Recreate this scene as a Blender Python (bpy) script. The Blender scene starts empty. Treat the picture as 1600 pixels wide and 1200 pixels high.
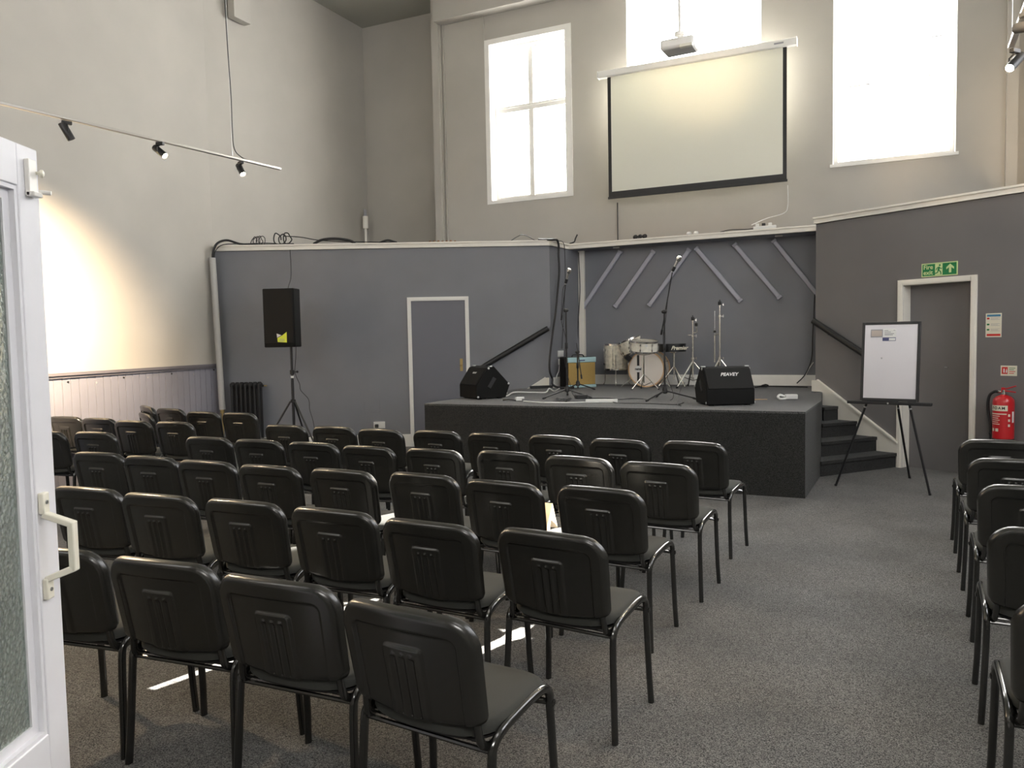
import bpy, math, random
from mathutils import Vector, Matrix
random.seed(7)
PI = math.pi
S = bpy.context.scene
COL = S.collection
R = math.radians

# ------------------------------------------------------------------ camera
F_PX, PITCH, ROLL, CAM_H = 1200.0, R(3.39), R(-1.13), 1.55
cp, sp, cr, sr = math.cos(PITCH), math.sin(PITCH), math.cos(ROLL), math.sin(ROLL)
ROWS = [(cr, -sr * cp, sr * sp), (sr, cr * cp, -cr * sp), (0, sp, cp)]      # right, down, forward in (x, down, y)


def lv(r):
    return Vector((r[0], r[2], -r[1]))


RIGHT, DOWN, FWD = (lv(r) for r in ROWS)
cam_d = bpy.data.cameras.new('camera')
cam = bpy.data.objects.new('camera', cam_d)
COL.objects.link(cam)
cam.matrix_world = Matrix((( RIGHT.x, -DOWN.x, -FWD.x, 0), (RIGHT.y, -DOWN.y, -FWD.y, 0),
                           (RIGHT.z, -DOWN.z, -FWD.z, CAM_H), (0, 0, 0, 1)))
cam_d.sensor_width = 36
cam_d.lens = F_PX / 1600 * 36
cam_d.clip_start = 0.05
S.camera = cam

# ------------------------------------------------------------------ light
S.view_settings.view_transform = 'Standard'
S.view_settings.look = 'None'
S.view_settings.gamma = 1
S.view_settings.exposure = 0.15
S.view_settings.use_curve_mapping = False
W = bpy.data.worlds.new('sky')
S.world = W
W.use_nodes = True
W.node_tree.nodes['Background'].inputs[0].default_value = (0.9, 0.95, 1.0, 1)
W.node_tree.nodes['Background'].inputs[1].default_value = 4.0
SUN_AZ, SUN_EL = R(42.3), R(26)
sd = bpy.data.lights.new('sun', 'SUN')
sd.energy = 70
sd.angle = R(0.5)
sd.color = (1.0, 0.95, 0.86)
sun = bpy.data.objects.new('sun', sd)
COL.objects.link(sun)
sun.location = (8, 9, 9)
sun.rotation_euler = Vector((math.sin(SUN_AZ) * math.cos(SUN_EL), math.cos(SUN_AZ) * math.cos(SUN_EL), math.sin(SUN_EL))).to_track_quat('Z', 'Y').to_euler()
WINDOW_GLOW = 24.0
SIDE_FILL = 7.0  # fill from the windows added out of view on the right
NEAR_FILL = 5.0  # fill from the windows added behind the camera
SPOT_L = 260.0
SPOT_R = 500.0
LOBBY_FILL = 34.0  # fill from the panel added in the lobby


# ------------------------------------------------------------------ measuring helpers
def ray(u, v):
    c = ((u - 800) / F_PX, (v - 600) / F_PX, 1.0)
    return RIGHT * c[0] + DOWN * c[1] + FWD * c[2]


CAM = Vector((0, 0, CAM_H))


def onz(u, v, z=0.0):
    d = ray(u, v)
    return CAM + d * ((z - CAM_H) / d.z)


def onp(u, v, P, ang):
    n = Vector((math.cos(R(ang)), -math.sin(R(ang)), 0))
    d = ray(u, v)
    return CAM + d * (n.dot(Vector((P[0], P[1], 0)) - Vector((0, 0, 0))) / n.dot(d))


def aty(u, v, y):
    d = ray(u, v)
    return CAM + d * (y / d.y)


AB, AC, AA = -64.39, -33.72, -91.44
UB = Vector((0.9018, -0.4322, 0))          # along the end wall, to the right
NB = Vector((-0.4322, -0.9018, 0))         # out of the end wall, into the room
UC = Vector((0.5551, -0.8318, 0))          # along the right partition, towards the viewer
NC = Vector((-0.8318, -0.5551, 0))
UA = Vector((0.9997, 0.0251, 0))
NA = Vector((0.0251, -0.9997, 0))
Z = Vector((0, 0, 1))


def V(*a):
    return Vector(a)


# ------------------------------------------------------------------ materials
MATS = {}


def mat(name, col, rough=0.6, metal=0.0, emit=None, noise=None, bump=None, spec=None, coat=0.0, mottle=None):
    if name in MATS:
        return MATS[name]
    m = bpy.data.materials.new(name)
    m.use_nodes = True
    nt = m.node_tree
    b = nt.nodes['Principled BSDF']
    b.inputs['Base Color'].default_value = (*col, 1)
    b.inputs['Roughness'].default_value = rough
    b.inputs['Metallic'].default_value = metal
    if spec is not None:
        b.inputs['Specular IOR Level'].default_value = spec
    if coat:
        b.inputs['Coat Weight'].default_value = coat
        b.inputs['Coat Roughness'].default_value = 0.15
    if emit:
        b.inputs['Emission Color'].default_value = (*emit[0], 1)
        b.inputs['Emission Strength'].default_value = emit[1]
    geo = nt.nodes.new('ShaderNodeNewGeometry')
    tc = nt.nodes.new('ShaderNodeTexCoord')
    if noise:          # (scale, amount, detail): small even variation of the colour
        n = nt.nodes.new('ShaderNodeTexNoise')
        n.inputs['Scale'].default_value = noise[0]
        n.inputs['Detail'].default_value = noise[2]
        nt.links.new(geo.outputs['Position'], n.inputs['Vector'])
        r = nt.nodes.new('ShaderNodeValToRGB')
        r.color_ramp.elements[0].position = 0.3
        r.color_ramp.elements[1].position = 0.7
        a = noise[1]
        r.color_ramp.elements[0].color = (*[max(0, c * (1 - a)) for c in col], 1)
        r.color_ramp.elements[1].color = (*[min(1, c * (1 + a)) for c in col], 1)
        nt.links.new(n.outputs['Fac'], r.inputs['Fac'])
        nt.links.new(r.outputs['Color'], b.inputs['Base Color'])
    if bump:           # (scale, strength, distance)
        n2 = nt.nodes.new('ShaderNodeTexNoise')
        n2.inputs['Scale'].default_value = bump[0]
        n2.inputs['Detail'].default_value = 3
        nt.links.new(tc.outputs['Object'], n2.inputs['Vector'])
        bp = nt.nodes.new('ShaderNodeBump')
        bp.inputs['Strength'].default_value = bump[1]
        bp.inputs['Distance'].default_value = bump[2]
        nt.links.new(n2.outputs['Fac'], bp.inputs['Height'])
        nt.links.new(bp.outputs['Normal'], b.inputs['Normal'])
    MATS[name] = m
    return m


def carpet(name, dark, light, big=0.25):
    m = bpy.data.materials.new(name)
    m.use_nodes = True
    nt = m.node_tree
    L = nt.links
    b = nt.nodes['Principled BSDF']
    b.inputs['Roughness'].default_value = 0.95
    b.inputs['Specular IOR Level'].default_value = 0.15
    b.inputs['Sheen Weight'].default_value = 0.15
    geo = nt.nodes.new('ShaderNodeNewGeometry')
    n1 = nt.nodes.new('ShaderNodeTexNoise')
    n1.inputs['Scale'].default_value = 240
    n1.inputs['Detail'].default_value = 2
    n1.inputs['Roughness'].default_value = 0.75
    L.new(geo.outputs['Position'], n1.inputs['Vector'])
    r1 = nt.nodes.new('ShaderNodeValToRGB')
    e = r1.color_ramp.elements
    e[0].position, e[0].color = 0.30, (*dark, 1)
    e[1].position, e[1].color = 0.76, (*light, 1)
    vo = nt.nodes.new('ShaderNodeTexVoronoi')
    vo.inputs['Scale'].default_value = 300
    L.new(geo.outputs['Position'], vo.inputs['Vector'])
    sp = nt.nodes.new('ShaderNodeSeparateColor')
    L.new(vo.outputs['Color'], sp.inputs[0])
    mf = nt.nodes.new('ShaderNodeMix')
    mf.inputs['Factor'].default_value = 0.55
    L.new(n1.outputs['Fac'], mf.inputs[2])
    L.new(sp.outputs[0], mf.inputs[3])
    L.new(mf.outputs[0], r1.inputs['Fac'])
    n2 = nt.nodes.new('ShaderNodeTexNoise')
    n2.inputs['Scale'].default_value = 1.6
    n2.inputs['Detail'].default_value = 5
    L.new(geo.outputs['Position'], n2.inputs['Vector'])
    mr = nt.nodes.new('ShaderNodeMapRange')
    mr.inputs['From Min'].default_value = 0.3
    mr.inputs['From Max'].default_value = 0.7
    mr.inputs['To Min'].default_value = 1 - big
    mr.inputs['To Max'].default_value = 1 + big
    L.new(n2.outputs['Fac'], mr.inputs['Value'])
    mx = nt.nodes.new('ShaderNodeVectorMath')
    mx.operation = 'SCALE'
    L.new(r1.outputs['Color'], mx.inputs[0])
    L.new(mr.outputs['Result'], mx.inputs['Scale'])
    L.new(mx.outputs['Vector'], b.inputs['Base Color'])
    bp = nt.nodes.new('ShaderNodeBump')
    bp.inputs['Strength'].default_value = 0.6
    bp.inputs['Distance'].default_value = 0.006
    L.new(n1.outputs['Fac'], bp.inputs['Height'])
    L.new(bp.outputs['Normal'], b.inputs['Normal'])
    return m


M_carpet = carpet('speckled charcoal carpet', (0.006, 0.006, 0.006), (0.205, 0.200, 0.190))
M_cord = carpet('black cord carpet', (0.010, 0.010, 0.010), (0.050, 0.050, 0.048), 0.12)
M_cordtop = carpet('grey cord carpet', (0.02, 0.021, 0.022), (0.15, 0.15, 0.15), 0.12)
M_upper = mat('warm grey wall paint', (0.445, 0.422, 0.382), 0.85, noise=(1.1, 0.05, 4), bump=(60, 0.08, 0.004))
M_lower = mat('slate grey wall paint', (0.195, 0.200, 0.225), 0.6, noise=(1.3, 0.07, 4), bump=(50, 0.08, 0.004))
M_lowerC = mat('charcoal grey wall paint', (0.165, 0.157, 0.157), 0.65, noise=(1.3, 0.07, 4), bump=(50, 0.08, 0.004))
M_panel = mat('grey painted boarding', (0.25, 0.25, 0.30), 0.5, noise=(2, 0.05, 3))
M_ceil = mat('ceiling paint', (0.36, 0.355, 0.31), 0.9)
M_trim = mat('cream gloss trim paint', (0.86, 0.82, 0.74), 0.4, noise=(3, 0.05, 4))
M_white = mat('white gloss paint', (0.87, 0.85, 0.81), 0.35, noise=(4, 0.04, 4))
M_doorw = mat('pale lilac white paint', (0.76, 0.76, 0.80), 0.45, noise=(5, 0.03, 4))
M_ivory = mat('ivory plastic', (0.80, 0.77, 0.66), 0.35)
M_blk = mat('black plastic', (0.012, 0.012, 0.013), 0.45)
M_blkf = mat('black speaker carpet', (0.009, 0.009, 0.009), 0.9, spec=0.2, bump=(400, 0.5, 0.003))
M_grill = mat('black grille', (0.010, 0.010, 0.010), 0.7, spec=0.2, bump=(500, 0.6, 0.003))
M_shell = mat('black moulded shell', (0.016, 0.0157, 0.0138), 0.27, bump=(700, 0.08, 0.001), spec=0.8)
M_fab = mat('charcoal seat fabric', (0.035, 0.036, 0.032), 0.9, noise=(900, 0.25, 2), bump=(900, 0.4, 0.001))
M_pad = mat('black vinyl pad', (0.014, 0.0135, 0.0125), 0.35, bump=(300, 0.15, 0.001))
M_tube = mat('black enamelled steel', (0.012, 0.012, 0.011), 0.17, spec=0.9)
M_chrome = mat('chrome', (0.82, 0.80, 0.76), 0.18, metal=1.0)
M_steel = mat('brushed steel', (0.55, 0.55, 0.55), 0.4, metal=1.0)
M_alu = mat('track aluminium', (0.45, 0.43, 0.40), 0.3, metal=0.9)
M_brass = mat('aged brass', (0.45, 0.33, 0.14), 0.4, metal=1.0)
M_pearl = mat('pearl drum wrap', (0.74, 0.70, 0.60), 0.25, noise=(25, 0.18, 4), coat=0.5)
M_mapl = mat('maple hoop', (0.62, 0.40, 0.22), 0.4)
M_skin = mat('drum head', (0.78, 0.72, 0.66), 0.4)
M_tan = mat('tan woven grille cloth', (0.42, 0.28, 0.09), 0.8, noise=(220, 0.2, 2))
M_blue = mat('pale blue vinyl', (0.42, 0.62, 0.66), 0.5)
M_red = mat('extinguisher red', (0.55, 0.012, 0.018), 0.3, coat=0.4)
M_redp = mat('sign red', (0.62, 0.03, 0.02), 0.6)
M_green = mat('safety green', (0.0, 0.20, 0.055), 0.5)
M_glow = mat('photoluminescent cream', (0.62, 0.74, 0.36), 0.6)
M_signb = mat('sign blue', (0.06, 0.22, 0.36), 0.6)
M_paper = mat('white paper', (0.80, 0.80, 0.78), 0.8)
M_label = mat('cream label', (0.78, 0.74, 0.60), 0.6)
M_board = mat('whiteboard enamel', (0.66, 0.64, 0.67), 0.18, noise=(2, 0.02, 3))
M_grey = mat('mid grey print', (0.32, 0.32, 0.34), 0.7)
M_navy = mat('navy print', (0.08, 0.09, 0.2), 0.7)
M_pinkp = mat('tan print', (0.52, 0.45, 0.40), 0.7)
M_yel = mat('yellow print', (0.72, 0.78, 0.05), 0.5)
M_lamp = mat('lamp lens', (1, 1, 1), 0.3, emit=((1.0, 0.86, 0.62), 60))
M_lampoff = mat('lamp lens dim', (1, 1, 1), 0.3, emit=((1.0, 0.84, 0.6), 6))
M_batten = mat('grey diffuser tube', (0.42, 0.42, 0.48), 0.5)
M_plug = mat('white plastic', (0.78, 0.78, 0.76), 0.4)
M_pipe = mat('grey painted pipe', (0.50, 0.49, 0.47), 0.5)
M_rad = mat('black cast iron', (0.012, 0.012, 0.013), 0.5)
M_wood = mat('floorboard edge', (0.20, 0.10, 0.05), 0.6)


def emission_mat(name, col, strength):
    m = bpy.data.materials.new(name)
    m.use_nodes = True
    nt = m.node_tree
    b = nt.nodes['Principled BSDF']
    b.inputs['Base Color'].default_value = (0.8, 0.8, 0.8, 1)
    b.inputs['Roughness'].default_value = 0.3
    b.inputs['Emission Color'].default_value = (*col, 1)
    b.inputs['Emission Strength'].default_value = strength
    return m


M_pane = emission_mat('sunlit frosted pane', (1.0, 0.985, 0.95), WINDOW_GLOW)
M_side_fill = emission_mat('side fill pane', (0.93, 0.95, 1.0), SIDE_FILL)
M_lobby_fill = emission_mat('lobby fill diffuser', (1.0, 0.97, 0.92), LOBBY_FILL)
M_near_fill = emission_mat('near fill pane', (1.0, 0.98, 0.95), NEAR_FILL)


def screen_mat():
    m = bpy.data.materials.new('matt white screen fabric')
    m.use_nodes = True
    nt = m.node_tree
    b = nt.nodes['Principled BSDF']
    b.inputs['Base Color'].default_value = (0.86, 0.85, 0.76, 1)
    b.inputs['Roughness'].default_value = 0.8
    t = nt.nodes.new('ShaderNodeBsdfTranslucent')
    t.inputs['Color'].default_value = (0.9, 0.87, 0.74, 1)
    mx = nt.nodes.new('ShaderNodeMixShader')
    mx.inputs['Fac'].default_value = 0.14
    nt.links.new(b.outputs[0], mx.inputs[1])
    nt.links.new(t.outputs[0], mx.inputs[2])
    nt.links.new(mx.outputs[0], nt.nodes['Material Output'].inputs['Surface'])
    return m


M_screen = screen_mat()


def rippled_glass():
    m = bpy.data.materials.new('rippled obscure glass')
    m.use_nodes = True
    nt = m.node_tree
    b = nt.nodes['Principled BSDF']
    b.inputs['Base Color'].default_value = (0.62, 0.70, 0.66, 1)
    b.inputs['Roughness'].default_value = 0.22
    b.inputs['IOR'].default_value = 1.5
    b.inputs['Transmission Weight'].default_value = 0.85
    geo = nt.nodes.new('ShaderNodeNewGeometry')
    v = nt.nodes.new('ShaderNodeTexVoronoi')
    v.inputs['Scale'].default_value = 90
    nt.links.new(geo.outputs['Position'], v.inputs['Vector'])
    bp = nt.nodes.new('ShaderNodeBump')
    bp.inputs['Strength'].default_value = 0.7
    bp.inputs['Distance'].default_value = 0.004
    nt.links.new(v.outputs['Distance'], bp.inputs['Height'])
    nt.links.new(bp.outputs['Normal'], b.inputs['Normal'])
    return m


M_glass = rippled_glass()


# ------------------------------------------------------------------ mesh building
class MB:
    def __init__(s):
        s.v, s.f = [], []

    def add(s, vs, fs):
        o = len(s.v)
        s.v += [Vector(p) for p in vs]
        s.f += [tuple(i + o for i in f) for f in fs]
        return s

    def box(s, c, dx, dy, dz, ux=None, uy=None, uz=None):
        """centre c, full sizes, optional axes"""
        ux = ux or V(1, 0, 0)
        uz = uz or Z
        uy = uy or uz.cross(ux)
        c = Vector(c)
        vs = [c + ux * (dx / 2 * i) + uy * (dy / 2 * j) + uz * (dz / 2 * k) for k in (-1, 1) for j in (-1, 1) for i in (-1, 1)]
        return s.add(vs, [(0, 2, 3, 1), (4, 5, 7, 6), (0, 1, 5, 4), (2, 6, 7, 3), (0, 4, 6, 2), (1, 3, 7, 5)])

    def slab(s, a, b, z0, z1, n, t0, t1):
        """upright slab over the plan line a-b, between offsets t0 and t1 along n"""
        a, b = V(a[0], a[1], 0), V(b[0], b[1], 0)
        vs = []
        for z in (z0, z1):
            vs += [a + n * t0 + Z * z, b + n * t0 + Z * z, b + n * t1 + Z * z, a + n * t1 + Z * z]
        return s.add(vs, [(0, 3, 2, 1), (4, 5, 6, 7), (0, 1, 5, 4), (1, 2, 6, 5), (2, 3, 7, 6), (3, 0, 4, 7)])

    def prism(s, poly, d):
        """planar polygon (list of 3-D points) extruded by vector d"""
        n = len(poly)
        d = Vector(d)
        vs = [Vector(p) for p in poly] + [Vector(p) + d for p in poly]
        fs = [tuple(range(n))[::-1], tuple(range(n, 2 * n))]
        fs += [(i, (i + 1) % n, (i + 1) % n + n, i + n) for i in range(n)]
        return s.add(vs, fs)

    def tube(s, pts, r, seg=8, up=None, flat=1.0, cap=True, taper=None):
        pts = [Vector(p) for p in pts]
        n = len(pts)
        vs = []
        prev = None
        for i, p in enumerate(pts):
            t = (pts[min(i + 1, n - 1)] - pts[max(i - 1, 0)]).normalized()
            if up is not None:
                a = Vector(up) - t * Vector(up).dot(t)
                a.normalize()
            elif prev is None:
                q = Z if abs(t.z) < 0.9 else V(1, 0, 0)
                a = (q - t * q.dot(t)).normalized()
            else:
                a = (prev - t * prev.dot(t)).normalized()
            prev = a
            b = t.cross(a)
            rr = r if taper is None else r * taper[i]
            for k in range(seg):
                an = 2 * PI * k / seg
                vs.append(p + a * (math.cos(an) * rr * flat) + b * (math.sin(an) * rr))
        fs = [(i * seg + k, i * seg + (k + 1) % seg, (i + 1) * seg + (k + 1) % seg, (i + 1) * seg + k) for i in range(n - 1) for k in range(seg)]
        if cap:
            fs += [tuple(range(seg))[::-1], tuple(range((n - 1) * seg, n * seg))]
        return s.add(vs, fs)

    def lathe(s, c, axis, prof, seg=32, cap=True):
        """prof: list of (radius, distance along axis)"""
        axis = Vector(axis).normalized()
        q = Z if abs(axis.z) < 0.9 else V(1, 0, 0)
        a = (q - axis * q.dot(axis)).normalized()
        b = axis.cross(a)
        c = Vector(c)
        vs = []
        for r, h in prof:
            for k in range(seg):
                an = 2 * PI * k / seg
                vs.append(c + axis * h + (a * math.cos(an) + b * math.sin(an)) * r)
        n = len(prof)
        fs = [(i * seg + k, i * seg + (k + 1) % seg, (i + 1) * seg + (k + 1) % seg, (i + 1) * seg + k) for i in range(n - 1) for k in range(seg)]
        if cap:
            fs += [tuple(range(seg))[::-1], tuple(range((n - 1) * seg, n * seg))]
        return s.add(vs, fs)

    def build(s, name, m, parent=None, bevel=0.0, smooth=True, angle=35, base=None):
        o_ = V(0, 0, 0)
        if base == 'auto':
            xs = [p.x for p in s.v]; ys = [p.y for p in s.v]; zs = [p.z for p in s.v]
            o_ = V((min(xs) + max(xs)) / 2, (min(ys) + max(ys)) / 2, min(zs))
        elif base is not None:
            o_ = Vector(base)
        me = bpy.data.meshes.new(name)
        me.from_pydata([tuple(p - o_) for p in s.v], [], s.f)
        me.validate()
        import bmesh
        bm = bmesh.new()
        bm.from_mesh(me)
        bmesh.ops.recalc_face_normals(bm, faces=bm.faces)
        bm.to_mesh(me)
        bm.free()
        if smooth:
            me.shade_smooth()
            me.set_sharp_from_angle(angle=R(angle))
        me.materials.append(m)
        o = bpy.data.objects.new(name, me)
        COL.objects.link(o)
        if parent is None:
            o.location = o_
        else:
            o.parent = parent
        if bevel:
            b = o.modifiers.new('bevel', 'BEVEL')
            b.width = bevel
            b.segments = 2
            b.limit_method = 'ANGLE'
            b.angle_limit = R(40)
        return o


def spline(pts, n=8):
    P = [Vector(p) for p in pts]
    P = [P[0] * 2 - P[1]] + P + [P[-1] * 2 - P[-2]]
    out = []
    for i in range(1, len(P) - 2):
        for k in range(n):
            t = k / n
            a, b, c, d = P[i - 1], P[i], P[i + 1], P[i + 2]
            out.append(0.5 * ((2 * b) + (c - a) * t + (2 * a - 5 * b + 4 * c - d) * t * t + (3 * b - a - 3 * c + d) * t ** 3))
    out.append(P[-2])
    return out


def tag(o, label=None, cat=None, group=None, kind=None):
    for k, v in (('label', label), ('category', cat), ('group', group), ('kind', kind)):
        if v:
            o[k] = v
    return o


def thing(name, label, cat, loc=(0, 0, 0), rz=0.0, group=None):
    o = bpy.data.objects.new(name, None)
    o.empty_display_size = 0.1
    COL.objects.link(o)
    o.location = loc
    o.rotation_euler = (0, 0, rz)
    return tag(o, label, cat, group)


def struct(name, mb, m, parent=None, label=None, cat=None, **k):
    o = mb.build(name, m, parent, **k)
    if parent is None:
        tag(o, label, cat, None, 'structure')
    elif label:
        o['label'] = label
    return o


def dup(root, loc, rz, label, group=None):
    r = root.copy()
    COL.objects.link(r)
    r.location = loc
    r.rotation_euler = (0, 0, rz)
    r['label'] = label
    if group:
        r['group'] = group
    for ch in list(root.children):
        c = ch.copy()
        COL.objects.link(c)
        c.parent = r
        for g in ch.children:
            d = g.copy()
            COL.objects.link(d)
            d.parent = c
    return r


def text(name, s, size, m, parent, origin, ux, uy, depth=0.001, shear=0.0, align='CENTER', bold=0.0):
    cu = bpy.data.curves.new(name, 'FONT')
    cu.body = s
    cu.size = size
    cu.extrude = depth
    cu.shear = shear
    cu.offset = bold
    cu.align_x = align
    cu.align_y = 'CENTER'
    cu.materials.append(m)
    o = bpy.data.objects.new(name, cu)
    COL.objects.link(o)
    o.parent = parent
    dg = bpy.context.evaluated_depsgraph_get()
    me = bpy.data.meshes.new_from_object(o.evaluated_get(dg))
    bpy.data.objects.remove(o)
    o = bpy.data.objects.new(name, me)
    COL.objects.link(o)
    o.parent = parent
    ux, uy = Vector(ux).normalized(), Vector(uy).normalized()
    n = ux.cross(uy)
    o.matrix_local = Matrix(((ux.x, uy.x, n.x, origin[0]), (ux.y, uy.y, n.y, origin[1]), (ux.z, uy.z, n.z, origin[2]), (0, 0, 0, 1)))
    return o


# ------------------------------------------------------------------ the room
CEIL = 7.27
PB = V(3.438, 10.952, 0)                       # a point of the end wall and of the recess back


def PBs(s, off=0.0, z=0.0):
    return PB + UB * s + NB * off + Z * z


def sB(p):
    return (V(p[0], p[1], 0) - PB).dot(UB)


A1 = V(0.579, 11.261, 0)                       # inner corner of the left partition
A0 = V(-4.24, 11.14, 0)                        # its end at the left wall
RET = V(1.09, 12.078, 0)                       # where the return meets the recess back
C0 = V(3.785, 9.56, 0)
CORN = V(-2.61, 14.42, 0)
F0 = V(-4.25, 11.12, 0)
sL, sR = sB((-1.10, 13.12)), sB((6.172, 9.642))
CR = V(7.80, 9.45, 0)
FR = C0 + UC * 4.27
C1 = FR.copy()
LN = V(-6.90, 0.9, 0)
RN = V(3.75, 0.9, 0)

# floor and ceiling
fl = MB().prism([V(-8, -3.2, -0.2), V(9, -3.2, -0.2), V(9, 16, -0.2), V(-8, 16, -0.2)], (0, 0, 0.2))
struct('floor', fl, M_carpet, label='speckled charcoal carpet floor', cat='floor')
ce = MB().prism([V(-7.3, -3.2, CEIL), V(8.1, -3.2, CEIL), V(8.1, 9.7, CEIL), V(6.5, 10.42, CEIL), V(-2.6, 14.85, CEIL), V(-7.3, 14.85, CEIL)], (0, 0, 0.2))
struct('ceiling', ce, M_ceil, label='dark olive grey ceiling', cat='ceiling')


def wall(name, a, b, z0, z1, n, m, t=0.2, label=None, cat='wall'):
    return struct(name, MB().slab(a, b, z0, z1, n, -t, 0), m, label=label, cat=cat, smooth=False)


NF = V(0.9018, -0.4322, 0)                     # normal of the far left wall (runs square to the end wall)
nl = (F0 - LN).normalized()
NL = V(nl.y, -nl.x, 0)                         # normal of the left wall
DADO = 1.25
wall('wall_left', LN, F0, DADO, CEIL, NL, M_upper, label='tall warm grey left wall lit by spotlights')
wall('wall_left_far', F0 - V(.02, .04, 0), CORN, 0, CEIL, NF, M_upper, label='warm grey wall beyond the left partition')
wall('wall_corner', CORN, PBs(sL, -0.55), 0, CEIL, NB, M_upper, label='narrow grey wall between corner and frame')
wall('wall_back_right', PBs(sR, -0.55), CR, 0, CEIL, NB, M_upper, label='grey wall right of the end wall frame')
wall('wall_right_far', CR, FR, 0, CEIL, -NF, M_upper, label='grey wall beyond the right partition')
# left wall boarding with a groove between boards
bd = MB()
L_ = (F0 - LN).length
w_ = 0.118
k = 0
while k * w_ < L_ - 0.01:
    p = LN + nl * (k * w_ + 0.005)
    q = LN + nl * (min((k + 1) * w_, L_) - 0.005)
    bd.slab(p, q, 0.0, DADO, NL, -0.2, 0.0)
    k += 1
bd.slab(LN, F0, 0.0, DADO, NL, -0.2, -0.016)
pw = struct('wall_left_boarding', bd, M_panel, label='grey tongue and groove boarding on the left wall', cat='wall', smooth=False)
dr = MB().slab(LN, F0, DADO - 0.012, DADO + 0.022, NL, -0.01, 0.035)
dr.slab(LN, F0, DADO - 0.04, DADO - 0.012, NL, -0.01, 0.018)
struct('trim_1', dr, mat('mauve grey trim', (0.17, 0.16, 0.18), 0.5), label='dark grey dado rail above the boarding', cat='trim')
# screws and pegs holes in the boarding
for i, (u, v) in enumerate(((106, 597), (151, 598), (193, 590), (231, 590), (268, 584), (302, 585), (334, 578))):
    p = onp(u, v, LN, math.degrees(math.atan2(nl.x, nl.y)))
    h = MB().lathe(p, NL, [(0.012, 0.0), (0.012, 0.006), (0.005, 0.009)], 10)
    tag(h.build('coat_peg_stub', M_grey if i % 2 else M_blk, base='auto'),
        'small round peg stub in the grey boarding, number %s from the left' % ['one', 'two', 'three', 'four', 'five', 'six', 'seven'][i], 'peg', 'peg stubs on the boarding')

# right wall and near walls, outside the picture, with windows added for fill light
NRW = -NF


def wall_open(name, a, b, z0, z1, n, t, opens, m, label):
    """upright wall with rectangular openings (s0, s1, z0, z1)"""
    d = (b - a).normalized()
    L = (b - a).length
    mb = MB()
    s = 0.0
    for o in sorted(opens):
        if o[0] > s:
            mb.slab(a + d * s, a + d * o[0], z0, z1, n, -t, 0)
        if o[2] > z0:
            mb.slab(a + d * o[0], a + d * o[1], z0, o[2], n, -t, 0)
        if o[3] < z1:
            mb.slab(a + d * o[0], a + d * o[1], o[3], z1, n, -t, 0)
        s = o[1]
    if s < L:
        mb.slab(a + d * s, b, z0, z1, n, -t, 0)
    return struct(name, mb, m, label=label, cat='wall', smooth=False)


rl = (RN - FR).length
rd = (RN - FR).normalized()
NR = V(rd.y, -rd.x, 0)
if NR.x > 0:
    NR = -NR
side_open = [(1.0, 2.5, 2.2, 5.2), (3.2, 4.7, 2.2, 5.2)]
wall_open('wall_right', FR, RN, 0, CEIL, NR, 0.3, side_open, M_upper, 'warm grey right wall with added fill windows')
near_open_l = [(0.5, 1.9, 3.0, 6.2), (2.5, 3.9, 3.0, 6.2)]
near_open_t = [(3.4, 4.8, 3.0, 6.2)]
wall_open('wall_near_left', LN, V(-2.6, 0.9, 0), 0, CEIL, V(0, 1, 0), 0.2, near_open_l, M_upper, 'grey entrance wall left of the doorway')
wall_open('wall_near_right', V(2.6, 0.9, 0), RN, 0, CEIL, V(0, 1, 0), 0.2, [], M_upper, 'grey entrance wall right of the doorway')
wall_open('wall_near_top', V(-2.6, 0.9, 0), V(2.6, 0.9, 0), 2.6, CEIL, V(0, 1, 0), 0.2, near_open_t, M_upper, 'grey wall above the entrance doorway')
wall('wall_lobby_left', V(-3.0, -3.0, 0), V(-3.0, 0.7, 0), 0, CEIL, V(1, 0, 0), M_upper, label='lobby left wall')
wall('wall_lobby_right', V(3.0, -3.0, 0), V(3.0, 0.7, 0), 0, CEIL, V(-1, 0, 0), M_upper, label='lobby right wall')
wall('wall_lobby_back', V(-3.0, -3.0, 0), V(3.0, -3.0, 0), 0, CEIL, V(0, 1, 0), M_upper, label='lobby back wall')

# lobby ceiling, and a panel added to light the door and near chairs
struct('trim_16', MB().box((-1.17, 0.95, 1.05), 0.10, 0.10, 2.1), M_doorw, label='pale door post the glazed door hangs on', cat='door post')
struct('ceiling_lobby', MB().prism([V(-3.0, -3.0, 2.7), V(3.0, -3.0, 2.7), V(3.0, 0.7, 2.7), V(-3.0, 0.7, 2.7)], (0, 0, .1)), M_white, label='white ceiling of the entrance lobby', cat='ceiling', smooth=False)
t = tag(thing('lobby_fill_panel', 'added square fill panel on the lobby ceiling behind the camera', 'fill light', (0.5, -0.6, 2.66)))
MB().box((0, 0, .025), 1.24, .64, .03).build('panel_frame', M_white, t)
MB().box((0, 0, .005), 1.18, .58, .01).build('diffuser', M_lobby_fill, t)

# end wall with three windows
def sx(u, v):
    return sB(onp(u, v, PB, AB))


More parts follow.
